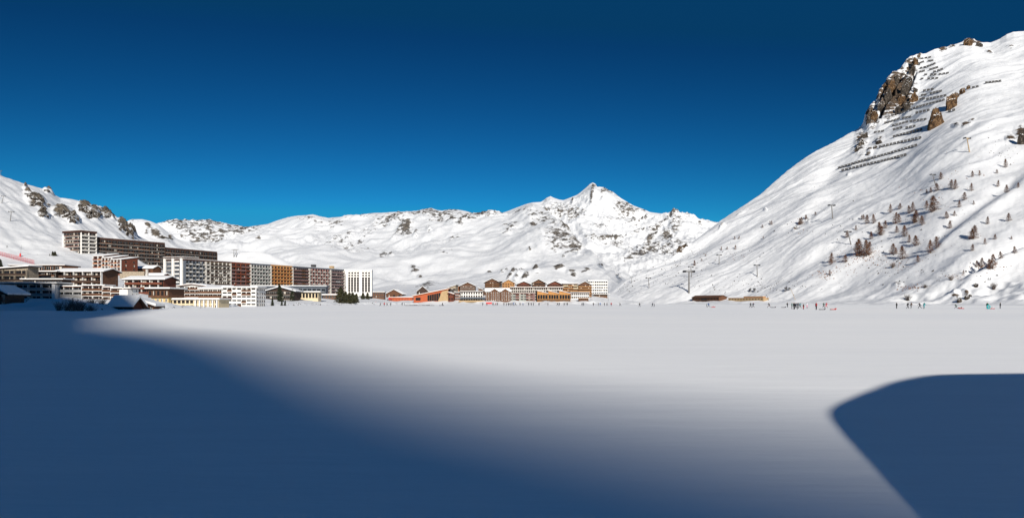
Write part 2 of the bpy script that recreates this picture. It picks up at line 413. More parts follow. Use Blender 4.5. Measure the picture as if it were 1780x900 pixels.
L_zones = [(62, 348, 17, 9, 20, .95), (75, 371, 10, 5, 20, .85), (50, 337, 9, 4, 20, .75), (110, 369, 18, 8, 15, .9), (128, 380, 10, 7, 10, .9), (148, 364, 14, 11, 35, 1.0), (165, 372, 12, 10, 35, .85), (188, 375, 20, 6, 38, .95), (215, 392, 14, 8, 45, .95), (230, 402, 10, 9, 55, .95), (85, 331, 9, 4, 30, .7), (44, 326, 4, 3, 0, .6),
    (245, 499, 40, 5, 0, .28), (190, 498, 25, 5, 0, .3)]
def L_rock(X, Y, xg, ya, T, Z): return field(zones(xg, ya, L_zones)) + .16
def L_disp(X, Y, xg, ya, T, rk):
    env = sstep(2.95, 3.3, T) * (1 - .7 * sstep(3.8, 4.0, T))
    s = -.75 * X + .65 * Y; c = .65 * X + .75 * Y
    d = env * (5.0 * fbm(X / 120, Y / 120, 61, 3) + 1.6 * pn(c / 18, s / 120, 62) + .8 * pn(c / 7, s / 70, 63))
    d = d + sstep(.03, .5, T) * (.55 * fbm(X / 16, Y / 16, 64, 3) + .5 * pn(X / 40, Y / 40, 66))
    d = d + sstep(.05, .18, T) * sstep(.5, .25, T) * (1.0 + 1.1 * pn(X / 7, Y / 7, 65) + .6 * pn(X / 22, Y / 22, 67))      # ploughed bank behind the shore
    return d + np.clip(rk, 0, 1) * sstep(2.9, 3.2, T) * (4.0 * ridged(X / 22, (Y + ya) / 22, 71, 3) + 1.6 * ridged(X / 8, Y / 8, 72, 3) + 2)
sheet('left_hillside', xsL, [L_shore, L_front, L_low, L_up, L_ridge], [60, 50, 50, 150], L_disp, L_rock, M['snow_left'], 4, [(30, 5), (120, 60), (500, 220)], sm=10, xsm=8)

# --- rocky knoll behind the left hillside, and the smooth dome behind the apartment row
xsK = np.arange(150, 460, 1.6)
K_foot = [(150, 1150, 480), (300, 1150, 480), (460, 1150, 490)]
K_ridge = [(150, 1350, 430), (200, 1350, 394), (218, 1350, 385), (230, 1350, 381), (248, 1352, 381.5), (262, 1355, 385), (276, 1358, 391), (290, 1362, 402), (305, 1366, 413), (318, 1370, 420), (335, 1374, 428), (360, 1378, 437), (400, 1380, 452), (460, 1380, 480)]
def K_rock(X, Y, xg, ya, T, Z): return field(zones(xg, ya, [(232, 385, 8, 3, 10, .7), (258, 393, 9, 4, 30, .8), (272, 405, 16, 8, 35, .85), (285, 413, 14, 5, 20, .8), (296, 412, 6, 8, 60, .7), (255, 400, 4, 8, 10, .6)]))
def K_disp(X, Y, xg, ya, T, rk): return sstep(0, .4, T) * (1 - .8 * sstep(.85, 1, T)) * 4 * fbm(X / 60, Y / 60, 83, 3) + np.clip(rk, 0, 1) * 3 * ridged(X / 14, Y / 14, 84, 3)
sheet('rocky_knoll', xsK, [K_foot, K_ridge], [110], K_disp, K_rock, M['snow_left'], 1, [(30, 4), (150, 90), (300, 300)], sm=2)
xsD = np.arange(300, 640, 2.0)
D_foot = [(300, 1050, 500), (640, 1050, 512)]
D_ridge = [(300, 1180, 470), (340, 1180, 452), (380, 1180, 443), (400, 1180, 440), (420, 1180, 438), (440, 1180, 437), (455, 1180, 438), (470, 1180, 442), (484, 1180, 448), (500, 1180, 455), (530, 1180, 470), (580, 1180, 487), (640, 1180, 508)]
sheet('snow_dome', xsD, [D_foot, D_ridge], [50], lambda X, Y, xg, ya, T, rk: sstep(0, .4, T) * (1 - .9 * sstep(.8, 1, T)) * 2.2 * fbm(X / 70, Y / 70, 93, 3), None, M['snow_left'], 1, [(40, 3), (150, 50), (300, 200)], sm=2)

# --- the far massif: a long white flank on the left and centre, the pointed summit behind it
xsF = np.arange(180, 1150, 1.25)
F_foot = [(180, 1300, 531), (650, 1100, 531), (690, 665, 532), (1030, 645, 532), (1090, 660, 532), (1150, 720, 532)]
F_t1 = [(180, 1400, 520), (650, 1150, 523), (690, 720, 525), (790, 700, 523.5), (860, 690, 522.5), (1030, 690, 522.5), (1090, 720, 526), (1150, 800, 527)]
F_t2 = [(180, 1600, 505), (650, 1300, 516), (690, 850, 519), (790, 800, 508), (860, 790, 503), (1000, 790, 502), (1050, 800, 507), (1090, 850, 518), (1150, 900, 524)]
F_a = [(180, 2200, 470), (400, 2200, 470), (700, 1800, 492), (850, 1600, 498), (1000, 1450, 503), (1100, 1250, 511), (1150, 1150, 520)]
F_b = [(180, 3100, 430), (400, 3100, 432), (560, 2900, 428), (700, 2600, 438), (850, 2300, 440), (950, 2050, 440), (1000, 1900, 458), (1060, 1600, 486), (1100, 1350, 502), (1150, 1250, 516)]
F_ridge = [(180, 4000, 412), (250, 4000, 405), (290, 4000, 395), (310, 4000, 390), (330, 4000, 387), (350, 4000, 386), (372, 4000, 385.5), (385, 4000, 388), (400, 4000, 392), (425, 4000, 395), (445, 4000, 393), (465, 4000, 390), (482, 3980, 383), (500, 3950, 378), (520, 3900, 375), (543, 3850, 373), (556, 3850, 376), (570, 3850, 379), (590, 3850, 377),
    (620, 3850, 374), (650, 3800, 371), (690, 3700, 369), (720, 3600, 367), (735, 3550, 364), (750, 3500, 362), (758, 3480, 365), (768, 3480, 366.5), (780, 3460, 364), (792, 3440, 364), (808, 3420, 366), (820, 3400, 370), (832, 3390, 372), (860, 3350, 371), (875, 3320, 370), (890, 3250, 366), (902, 3180, 361), (915, 3100, 355), (925, 3050, 353), (938, 2950, 358),
    (952, 2800, 367), (965, 2650, 377), (980, 2450, 392), (992, 2350, 406), (1003, 2250, 420), (1015, 2150, 431), (1030, 2000, 441), (1045, 1850, 452), (1062, 1700, 468), (1080, 1550, 480), (1100, 1420, 492), (1125, 1350, 506), (1150, 1300, 514)]
F_zones = [(705, 399, 13, 13, 10, .85), (722, 408, 5, 9, 20, .7), (692, 404, 18, 5, -45, .55), (745, 371, 26, 11, 25, .55), (765, 378, 14, 10, 50, .55), (785, 392, 14, 5, 20, .7), (800, 396, 8, 4, -15, .7), (840, 387, 40, 7, -5, .62), (812, 392, 16, 5, 0, .68), (745, 400, 6, 5, 0, .7),
    (610, 378, 55, 8, -4, .42), (632, 373, 9, 6, 0, .6), (580, 395, 30, 6, -10, .40), (540, 386, 30, 7, 10, .45), (655, 390, 20, 5, -40, .45), (700, 378, 16, 7, -35, .5), (625, 418, 9, 4, -10, .65), (607, 412, 12, 8, -45, .5), (640, 436, 12, 4, 0, .6), (665, 448, 10, 5, -20, .6), (680, 447, 8, 4, -20, .55), (612, 440, 6, 3, 0, .6),
    (372, 393, 20, 5, 20, .5), (330, 392, 10, 5, 20, .5), (380, 424, 22, 5, 10, .55), (445, 423, 18, 3, -40, .45), (400, 400, 20, 5, 20, .4), (870, 378, 16, 5, -15, .55), (890, 400, 20, 8, -10, .45), (940, 375, 40, 12, 20, .42), (955, 390, 16, 7, 30, .6), (985, 408, 16, 9, 28, .85), (1000, 418, 10, 5, 40, .7), (925, 390, 14, 5, 10, .55), (880, 412, 12, 4, -25, .6), (905, 372, 15, 6, -20, .6),
    (878, 480, 12, 4, -42, .8), (892, 485, 14, 3, -40, .75), (903, 487, 14, 3, -38, .8), (912, 490, 10, 3, -35, .75), (931, 480, 7, 5, 0, .75), (972, 474, 14, 3, 0, .65), (994, 480, 10, 4, 10, .7), (720, 468, 9, 4, 0, .75), (730, 474, 6, 3, 0, .7), (785, 372, 20, 5, 0, .4), (1045, 470, 10, 3, 40, .6), (1040, 450, 12, 4, 40, .5),
    (850, 470, 8, 2, 0, .5), (980, 447, 5, 2, 0, .6), (1005, 449, 5, 2, 0, .6), (745, 497, 20, 5, -10, .55), (790, 416, 15, 4, 0, .5), (770, 450, 14, 6, -10, .45), (920, 442, 5, 2, 0, .55), (1075, 482, 8, 3, 35, .6), (975, 490, 16, 3, 0, .45), (1020, 478, 14, 3, 0, .4)]
def F_rock(X, Y, xg, ya, T, Z):
    z = zones(xg, ya, F_zones)
    bgd = sstep(.2, .9, ridged(X / 150, (Y * .35 + Z * 1.5) / 150, 25, 3)) * sstep(-.1, .6, pn(X / 420, (Y * .3 + Z) / 420, 26)) * sstep(3, 3.8, T)
    return np.maximum(field(z), np.maximum(-.42 + .98 * bgd, -.42 + 0 * z))
def F_disp(X, Y, xg, ya, T, rk):
    env = sstep(2, 3, T) * (1 - .85 * sstep(4.7, 5.0, T)) * np.minimum(1, Y / 3000)
    d = 42 * fbm(X / 520, Y / 520, 33, 4, .5) + 9 * ridged(X / 190, Y / 330, 34, 2) + 6.0 * ridged((X + .3 * Y) / 55, (Y - .3 * X) / 230, 35, 3) * sstep(-.3, .4, pn(X / 400, Y / 400, 39)) + 2.2 * fbm(X / 60, Y / 90, 36, 3)
    return d * env + np.clip(rk, 0, 1) * env * (14 * ridged(X / 60, Y / 60, 37, 3) + 4) + (.6 + 1.0 * sstep(1.2, .6, T)) * sstep(.1, .5, T) * fbm(X / 14, Y / 14, 38, 3)
sheet('far_flank', xsF, [F_foot, F_t1, F_t2, F_a, F_b, F_ridge], [16, 24, 40, 70, 140], F_disp, F_rock, M['snow_far'], 5, [(80, 12), (300, 150), (900, 700)], sm=10)

xsP = np.arange(820, 1380, 1.15)
P_foot = [(820, 2600, 512), (1380, 2400, 512)]
P_a = [(820, 3900, 440), (950, 4100, 440), (1100, 3500, 482), (1200, 3600, 470), (1380, 3600, 450)]
P_b = [(820, 4700, 392), (950, 4800, 390), (1030, 4700, 388), (1100, 4500, 418), (1200, 4450, 414), (1380, 4400, 420)]
P_ridge = [(820, 5200, 385), (880, 5300, 368), (915, 5350, 354.5), (925, 5350, 352), (940, 5400, 351), (945, 5450, 348), (950, 5450, 344), (957, 5460, 341), (963, 5460, 344), (972, 5450, 347), (979, 5420, 348), (985, 5400, 346), (993, 5400, 343), (1003, 5400, 339), (1011, 5400, 333), (1018, 5400, 327), (1025, 5400, 320.5), (1030, 5400, 317.5), (1035, 5400, 320), (1038, 5400, 325),
    (1043, 5400, 325), (1050, 5400, 326), (1057, 5380, 330), (1065, 5350, 333.5), (1072, 5330, 339), (1080, 5300, 345), (1090, 5250, 351), (1102, 5200, 358), (1116, 5150, 363), (1130, 5100, 369), (1145, 5050, 371), (1160, 5000, 372), (1180, 4950, 374), (1195, 4950, 378), (1215, 4900, 381), (1235, 4900, 384), (1250, 4900, 387), (1300, 4900, 398), (1380, 4900, 420)]
P_zones = [(1031, 333, 3.5, 14, 8, .95), (1028, 352, 3, 14, 5, .85), (1050, 342, 6, 10, 20, .75), (1060, 334, 10, 3, 35, .6), (955, 368, 20, 6, 5, .55), (975, 365, 30, 8, 0, .42), (995, 355, 3, 8, 0, .7), (1085, 372, 20, 7, 10, .48), (1070, 385, 30, 6, -5, .45), (1118, 382, 13, 2.6, -28, .95), (1100, 386, 8, 5, 30, .6), (1172, 385, 22, 3.5, -27, .9), (1150, 394, 20, 3, -20, .6),
    (1115, 405, 16, 3, -15, .7), (1060, 416, 40, 2.4, -8, .85), (1030, 418, 20, 2.5, 5, .6), (1130, 416, 12, 6, -40, .75), (1160, 415, 16, 11, 40, .82), (1175, 405, 12, 6, 0, .6), (1140, 424, 10, 6, 40, .6), (1072, 422, 12, 6, 0, .6), (1130, 441, 50, 7, -4, .72), (1110, 443, 24, 6, -20, .8), (1160, 446, 20, 8, 0, .65), (1175, 432, 10, 5, 0, .7), (1215, 395, 14, 4, -20, .5), (1095, 452, 20, 4, 0, .5), (1040, 396, 20, 4, 10, .5), (1010, 384, 20, 5, 0, .4)]
def P_rock(X, Y, xg, ya, T, Z):
    z = zones(xg, ya, P_zones)
    bgd = sstep(.1, .9, ridged(X / 130, (Y * .25 + Z * 1.8) / 100, 125, 3)) * sstep(-.2, .5, pn(X / 330, Z / 130, 126))
    return np.maximum(field(z), np.maximum(-.38 + .98 * bgd, -.38 + 0 * z))
def P_disp(X, Y, xg, ya, T, rk):
    env = sstep(0, .9, T) * (1 - .97 * sstep(2.7, 2.97, T))
    d = 40 * fbm(X / 420, Y / 420, 133, 4, .5) + 13 * ridged(X / 150, Y / 280, 134, 3) + 6.5 * ridged(X / 48, Y / 200, 135, 3) + 2.5 * fbm(X / 60, Y / 90, 136, 3)
    return d * env + np.clip(rk, 0, 1) * env * (16 * ridged(X / 60, Y / 60, 137, 3) + 4)
sheet('pointed_summit', xsP, [P_foot, P_a, P_b, P_ridge], [40, 80, 110], P_disp, P_rock, M['snow_far'], 3, [(80, 14), (300, 200), (900, 800)], sm=8)

# --- the hill shoulder behind the camera whose shadow lies over the near lake
tanE = math.tan(SUN_EL) / math.cos(SUN_AZ); tanA = math.tan(SUN_AZ)
KH = CH / 2.0
YB = -660.0 * KH
edge = [(560, -659), (420, -480), (150, -205), (40, -25), (14, 6.5), (5.1, 11.8), (1.5, 15.2), (-2.15, 19.0), (-10.4, 33.9), (-17, 43.8), (-29.5, 58), (-60, 110), (-92, 180), (-110, 225), (-150, 290), (-185, 345), (-215, 385), (-260, 440), (-340, 520), (-700, 900), (-1500, 1300)]
edge = [(l * KH, d * KH) for l, d in edge]
lx = np.array([l - (d - YB) * tanA for l, d in edge])[::-1]; lz = np.array([(d - YB) * tanE for l, d in edge])[::-1]
gx = np.linspace(-1500, 620, 900); gy = np.linspace(-1, 1, 61)
GX, GV = np.meshgrid(gx, gy, indexing='ij')
ZR = np.interp(GX, lx, lz)
GY = YB + GV * np.where(GV > 0, 1.0, 1.6) * np.maximum(20, ZR * 1.45)
GZ = ZR * (1 - np.abs(GV)) - 1.0 * np.abs(GV) + (4 * fbm(GX / 60, GY / 60, 150, 3)) * np.abs(GV) * 2 * (1 - np.abs(GV)) - 0.3
tag(new_mesh_grid('hill_behind', np.stack([GX, GY, GZ], -1), M['snow_left'], {'rock': -.6 + .8 * sstep(.3, .9, ridged(GX / 50, GZ / 50, 160, 3))}), kind='structure')

# ------------------------------------------------------------------ building kit
M['wood_brown'] = plain('brown_wood', (.105, .048, .025), .75, .3, .5, stretch=(1, 1, 6))
M['wood_dark'] = plain('dark_wood', (.040, .023, .017), .75, .3, .5, stretch=(1, 1, 6))
M['wood_red'] = plain('red_brown_wood', (.13, .038, .022), .75, .25, .5, stretch=(1, 1, 6))
M['wood_orange'] = plain('orange_wood', (.30, .105, .034), .7, .22, .5, stretch=(1, 1, 6))
M['wood_honey'] = plain('honey_wood', (.34, .17, .062), .7, .22, .5, stretch=(1, 1, 6))
M['wood_pale'] = plain('pale_wood', (.36, .255, .14), .7, .22, .4, stretch=(6, 6, 1))
M['paint_orange'] = plain('orange_paint', (.34, .072, .022), .6, .12, .4)
M['paint_red'] = plain('red_paint', (.55, .03, .03), .5, .15, .6)
M['white'] = plain('white_render', (.72, .71, .69), .8, .07, .3)
M['cream'] = plain('cream_render', (.56, .47, .32), .8, .08, .3)
M['yellow'] = plain('yellow_render', (.52, .39, .18), .8, .08, .3)
M['concrete'] = plain('grey_concrete', (.27, .27, .275), .85, .12, .4)
M['pale_conc'] = plain('pale_concrete', (.43, .415, .39), .85, .1, .4)
M['slate'] = plain('slate_blue_panel', (.075, .09, .115), .6, .15, .3)
M['mauve'] = plain('mauve_panel', (.16, .095, .092), .8, .15, .4)
M['fascia'] = plain('brown_fascia', (.055, .028, .022), .7, .2, .3)
M['roof_dark'] = plain('dark_roof', (.035, .03, .03), .7, .2, .3)
M['honey_bright'] = plain('bright_honey_wood', (.40, .195, .06), .7, .2, .5, stretch=(1, 1, 6))
M['stone'] = plain('stone_wall', (.30, .25, .19), .9, .35, 1.2, bump=.4)
M['metal'] = plain('galvanised_metal', (.15, .145, .14), .6, .15, 1.0, metal=.2)
M['dark_metal'] = plain('dark_metal', (.05, .05, .055), .5, .2, 1.0, metal=.3)
M['curtain'] = plain('curtain', (.45, .42, .37), .9, .1, .8)
M['green_panel'] = plain('grey_green_panel', (.24, .27, .25), .8, .1, .4)
M['pink'] = plain('dusky_pink_panel', (.27, .14, .125), .8, .15, .4)
def glass_mat(name, col):
    m, n, b = nodes_of(name)
    tc = N(n, 'ShaderNodeTexCoord'); t = N(n, 'ShaderNodeTexNoise'); t.inputs['Scale'].default_value = .35
    n.links.new(tc.outputs['Object'], t.inputs['Vector'])
    r = N(n, 'ShaderNodeValToRGB'); r.color_ramp.elements[0].color = tuple(c * .5 for c in col) + (1,); r.color_ramp.elements[1].color = tuple(c * 1.6 for c in col) + (1,)
    n.links.new(t.outputs['Fac'], r.inputs[0]); n.links.new(r.outputs[0], b.inputs['Base Color'])
    b.inputs['Roughness'].default_value = .15; b.inputs['Specular IOR Level'].default_value = .3
    return m
M['glass'] = glass_mat('window_glass', (.012, .014, .017))

class MB:
    def __init__(s): s.v = []; s.f = []; s.m = []; s.names = []
    def mi(s, mat):
        if mat not in s.names: s.names.append(mat)
        return s.names.index(mat)
    def hexa(s, p, mat):
        """8 points: bottom ring (counter-clockwise from above), top ring"""
        b = len(s.v); s.v += [tuple(q) for q in p]; k = s.mi(mat)
        for q in ((3, 2, 1, 0), (4, 5, 6, 7), (0, 1, 5, 4), (1, 2, 6, 5), (2, 3, 7, 6), (3, 0, 4, 7)):
            s.f.append(tuple(b + i for i in q)); s.m.append(k)
    def box(s, x0, x1, y0, y1, z0, z1, mat, inset=0):
        i = inset
        s.hexa([(x0, y0, z0), (x1, y0, z0), (x1, y1, z0), (x0, y1, z0), (x0 + i, y0 + i, z1), (x1 - i, y0 + i, z1), (x1 - i, y1 - i, z1), (x0 + i, y1 - i, z1)], mat)
    def poly(s, pts, mat):
        b = len(s.v); s.v += [tuple(q) for q in pts]; s.f.append(tuple(range(b, b + len(pts)))); s.m.append(s.mi(mat))
    def prism(s, ring0, ring1, mat):
        n = len(ring0); b = len(s.v); s.v += [tuple(q) for q in ring0] + [tuple(q) for q in ring1]; k = s.mi(mat)
        s.f.append(tuple(range(b + n - 1, b - 1, -1))); s.m.append(k)
        s.f.append(tuple(range(b + n, b + 2 * n))); s.m.append(k)
        for i in range(n):
            j = (i + 1) % n; s.f.append((b + i, b + j, b + n + j, b + n + i)); s.m.append(k)
    def tube(s, a, b, ra, rb, mat, n=6):
        a = Vector(a); b = Vector(b); d = (b - a).normalized()
        u = d.orthogonal().normalized(); w = d.cross(u)
        r0 = [a + ra * (math.cos(t) * u + math.sin(t) * w) for t in [2 * math.pi * i / n for i in range(n)]]
        r1 = [b + rb * (math.cos(t) * u + math.sin(t) * w) for t in [2 * math.pi * i / n for i in range(n)]]
        s.prism(r0, r1, mat)
    def mesh(s, name, smooth=False):
        me = bpy.data.meshes.new(name); me.from_pydata(s.v, [], s.f)
        for k in s.names: me.materials.append(M[k])
        me.polygons.foreach_set('material_index', s.m)
        if smooth: me.polygons.foreach_set('use_smooth', [True] * len(s.f))
        me.update()
        return me
    def build(s, name, parent=None, kind=None, smooth=False):
        o = bpy.data.objects.new(name, s.mesh(name, smooth)); COL.objects.link(o)
        if parent: o.parent = parent
        if kind: o['kind'] = kind
        return o

def empty(name, loc, rz=0.0):
    o = bpy.data.objects.new(name, None); o.empty_display_size = 1.0
    o.location = loc; o.rotation_euler = (0, 0, rz); COL.objects.link(o)
    return o

rnd = random.Random(7)

def facade(root, o, d, nrm, L, z0, H, floors, k, wall='white', bays=6, par='wood_brown', slab='pale_conc', fin=None, rec=1.1, frame='white', alt=0.0, altmat='white', curtains=.25, ww=None, wh=None, base=True, parh=1.0, seed=1, endfin=None, **_):
    """dress one face of a block. o: start corner (u, v), d: direction along the face, nrm: outward normal, k: kind of face"""
    if k == 'blank': return
    r = random.Random(seed)
    deep = k in ('balc', 'grid')
    ww = ww or (.84 if deep else .55); wh = wh or (.80 if deep else .5); curtains *= .55
    def B(mb, a0, a1, b0, b1, za, zb, mat):
        pts = []
        for z in (za, zb):
            for (a, b) in ((a0, b0), (a0, b1), (a1, b1), (a1, b0)):
                pts.append((o[0] + d[0] * a + nrm[0] * b, o[1] + d[1] * a + nrm[1] * b, z))
        ring = pts[:4]
        area = sum(ring[i][0] * ring[(i + 1) % 4][1] - ring[(i + 1) % 4][0] * ring[i][1] for i in range(4))
        if area < 0: pts = [pts[i] for i in (3, 2, 1, 0, 7, 6, 5, 4)]
        mb.hexa(pts, mat)
    h = H / floors; bw = L / bays
    for f in range(floors):
        zf = z0 + f * h
        wr = MB()
        for i in range(bays):
            c = (i + .5) * bw; w2 = bw * ww / 2
            zb = zf + h * (.06 if deep else .30); zt = zb + h * wh
            cm = 'curtain' if r.random() < curtains else 'glass'
            B(wr, c - w2 - .07, c + w2 + .07, 0, .05, zb - .07, zt + .07, frame)
            B(wr, c - w2, c - .05, 0, .08, zb, zt, cm)
            B(wr, c + .05, c + w2, 0, .08, zb, zt, 'glass' if r.random() > curtains * .6 else 'curtain')
        wr.build('window_row', root, 'stuff')
        if k in ('balc', 'grid'):
            if f == 0 and not base: continue
            bl = MB()
            B(bl, 0, L, 0, rec, zf - .14, zf + .10, slab)
            if k == 'balc':
                n = max(1, bays // 2); sw = L / n
                for i in range(n):
                    m = altmat if r.random() < alt else par
                    B(bl, i * sw + .03, (i + 1) * sw - .03, rec - .10, rec + .02, zf + .10, zf + .10 + parh, m)
            else:
                for i in range(bays):
                    m = altmat if ((i + f) % 2 == 0 and alt > 0) else par
                    B(bl, i * bw + .15, (i + 1) * bw - .15, rec - .10, rec + .02, zf + .10, zf + .10 + parh, m)
            bl.build('balcony', root)
    if k in ('balc', 'grid') and fin:
        fm = MB(); step = 1 if k == 'grid' else 2
        for i in range(0, bays + 1, step):
            a = i * bw
            B(fm, a - .13, a + .13, 0, rec - .12, z0 + .1, z0 + H, fin)
        fm.build('dividing_fins', root, 'stuff')
    if endfin:
        for a in (0, L):
            fm = MB(); B(fm, a - .7, a + .7, 0, rec + .3, z0 - 3, z0 + H, endfin); fm.build('end_pillar', root)

def roof_on(root, u0, u1, v0, v1, z, kind, rise, mat, over=.8, snow=.45, th=.35):
    """flat, mono (rising along v), monou (rising along u), gable (ridge along v), gableu (ridge along u)"""
    snow *= .72
    U0, U1, V0, V1 = u0 - over, u1 + over, v0 - over, v1 + over
    rf, sn = MB(), MB()
    def slab(mb, P, t0, t1, m):
        mb.hexa([(a, b, c + t0) for a, b, c in P] + [(a, b, c + t1) for a, b, c in P], m)
    def inset(P, i):
        cx = sum(p[0] for p in P) / 4; cy = sum(p[1] for p in P) / 4
        return [(a + (i if a < cx else -i), b + (i if b < cy else -i), c) for a, b, c in P]
    faces = []
    if kind == 'flat': faces = [[(U0, V0, z), (U1, V0, z), (U1, V1, z), (U0, V1, z)]]
    elif kind == 'mono': faces = [[(U0, V0, z), (U1, V0, z), (U1, V1, z + rise), (U0, V1, z + rise)]]
    elif kind == 'monou': faces = [[(U0, V0, z), (U1, V0, z + rise), (U1, V1, z + rise), (U0, V1, z)]]
    elif kind == 'gable':
        m = (u0 + u1) / 2; sl = rise / ((u1 - u0) / 2) * over
        faces = [[(U0, V0, z - sl), (m, V0, z + rise), (m, V1, z + rise), (U0, V1, z - sl)], [(m, V0, z + rise), (U1, V0, z - sl), (U1, V1, z - sl), (m, V1, z + rise)]]
    elif kind == 'gableu':
        m = (v0 + v1) / 2; sl = rise / ((v1 - v0) / 2) * over
        faces = [[(U0, V0, z - sl), (U1, V0, z - sl), (U1, m, z + rise), (U0, m, z + rise)], [(U0, m, z + rise), (U1, m, z + rise), (U1, V1, z - sl), (U0, V1, z - sl)]]
    for P in faces:
        slab(rf, P, 0, th, mat)
        if snow: slab(sn, inset(P, .12) if kind == 'flat' or kind.startswith('mono') else P, th + .004, th + snow, 'snow')
    r = rf.build('roof', root)
    if snow:
        if kind.startswith('gable'):      # keep the fascia showing at the verge
            sn.v = [(u0 + (a - u0) * .985 if False else a, b + (.1 if b == V0 else 0), c) for a, b, c in sn.v]
        s = sn.build('roof_snow', r)
    return r

def block(root, u0, u1, v0, v1, z0, z1, wall, roof='flat', rise=0, rmat='fascia', over=.8, snow=.45, front=None, right=None, left=None, floors=3, name='wall', th=.35, sink=4.0, gap=0.0):
    w_ = MB()
    if roof == 'gable':
        m = (u0 + u1) / 2
        w_.prism([(u0, v0, z0 - sink), (u1, v0, z0 - sink), (u1, v0, z1), (m, v0, z1 + rise), (u0, v0, z1)], [(u0, v1, z0 - sink), (u1, v1, z0 - sink), (u1, v1, z1), (m, v1, z1 + rise), (u0, v1, z1)], wall)
        w_.f = [tuple(reversed(f)) if False else f for f in w_.f]
    elif roof == 'gableu':
        m = (v0 + v1) / 2
        w_.prism([(u0, v0, z0 - sink), (u0, v0, z1), (u0, m, z1 + rise), (u0, v1, z1), (u0, v1, z0 - sink)], [(u1, v0, z0 - sink), (u1, v0, z1), (u1, m, z1 + rise), (u1, v1, z1), (u1, v1, z0 - sink)], wall)
    elif roof == 'mono':
        w_.hexa([(u0, v0, z0 - sink), (u1, v0, z0 - sink), (u1, v1, z0 - sink), (u0, v1, z0 - sink), (u0, v0, z1), (u1, v0, z1), (u1, v1, z1 + rise), (u0, v1, z1 + rise)], wall)
    elif roof == 'monou':
        w_.hexa([(u0, v0, z0 - sink), (u1, v0, z0 - sink), (u1, v1, z0 - sink), (u0, v1, z0 - sink), (u0, v0, z1), (u1, v0, z1 + rise), (u1, v1, z1 + rise), (u0, v1, z1)], wall)
    else:
        w_.box(u0, u1, v0, v1, z0 - sink, z1, wall)
    w_.build(name, root)
    if roof: roof_on(root, u0, u1, v0, v1, z1 + .004, roof, rise, rmat, over, snow, th)
    sd = rnd.randint(0, 9999)
    if front: facade(root, (u0, v0), (1, 0), (0, -1), u1 - u0, z0, z1 - z0 - gap, **dict(dict(floors=floors, seed=sd), **front))
    if right: facade(root, (u1, v0), (0, 1), (1, 0), v1 - v0, z0, z1 - z0 - gap, **dict(dict(floors=floors, seed=sd + 1), **right))
    if left: facade(root, (u0, v1), (0, -1), (-1, 0), v1 - v0, z0, z1 - z0 - gap, **dict(dict(floors=floors, seed=sd + 2), **left))

def spot(x0, x1, Y, yaw, ytop, ybase):
    """a front edge seen from column x0 to x1 whose left end is Y away, turned by yaw; returns base point, length, height"""
    a = R(yaw); c, s = math.cos(a), math.sin(a)
    k1 = (x1 - CX) / F; ox = px(x0, Y)
    L = (k1 * Y - ox) / (c - k1 * s)
    zb = pz(ybase, Y)
    return (ox, Y, zb), L, (ybase - ytop) * Y / F, a

def settle(x, Y, ybase):
    """move a house to where its base row meets the ground it stands on"""
    sn = 'left_hillside' if x < 674 else 'far_flank' if x < 1065 else 'right_mountain'
    g = ground_at(sn, x, ybase)
    return min(max(g[1], Y * .8), Y * 1.22) if g else Y

def house(name, label, cat, x0, x1, Y, yaw, ytop, ybase, depth, wall, group=None, peak=None, fixed=False, **kw):
    if not fixed: Y = settle((x0 + x1) / 2, Y, ybase)
    loc, L, H, a = spot(x0, x1, Y, yaw, ytop, ybase)
    root = empty(name, loc, a); tag(root, label, cat, group)
    if peak is not None: kw['rise'] = (ytop - peak) * Y / F
    block(root, 0, L, 0, depth, 0, H, wall, **kw)
    return root, L, H

# ------------------------------------------------------------------ the village on the left shore
def ray_on_line(x, P0, P1):
    k = (x - CX) / F
    dx, dy = P1[0] - P0[0], P1[1] - P0[1]
    t = (k * P0[1] - P0[0]) / (dx - k * dy)
    return t, (P0[0] + dx * t, P0[1] + dy * t)

def P(x, Y): return (px(x, Y), Y)

# tall brown block high on the left: a tower and two long slabs that step down behind it
t, L, H = house('apartment_tower', 'tall brown apartment tower with white balcony bands, high on the left slope', 'apartment tower', 111, 140, 640, -24, 405.5, 449, 14, 'wood_brown', fixed=True,
    group='brown apartment blocks on the upper left slope', floors=7, gap=0, rmat='fascia', th=1.9, snow=.4, over=.9,
    front=dict(k='balc', bays=6, par='wood_brown', slab='white', alt=.25, altmat='wood_red', rec=1.4, frame='pale_conc', parh=.8, curtains=.3),
    right=dict(k='balc', bays=4, par='pale_conc', slab='white', rec=1.6, frame='white', curtains=.35, parh=1.0, fin='white'))
w2 = MB(); w2.box(.3, 2.2, -1.9, .2, -1, H - 2, 'white'); w2.build('end_balcony_wall', t)
A0, A1, A2 = P(163, 646), P(285, 708), P(376, 771)
def slab_house(name, label, cat, Pa, Pb, xref, ytop, ybase, depth, wall, group, front, left=None, right=None, floors=7, th=1.2, over=.6, snow=.35, rmat='fascia', roof='flat'):
    L = math.hypot(Pb[0] - Pa[0], Pb[1] - Pa[1]); a = math.atan2(Pb[1] - Pa[1], Pb[0] - Pa[0])
    zt = pz(ytop, Pa[1]); zb = pz(ybase, Pa[1])
    root = empty(name, (Pa[0], Pa[1], zb), a); tag(root, label, cat, group)
    block(root, 0, L, 0, depth, 0, zt - zb, wall, roof, 0, rmat, over, snow, front, right, left, floors, th=th)
    return root, L, zt - zb
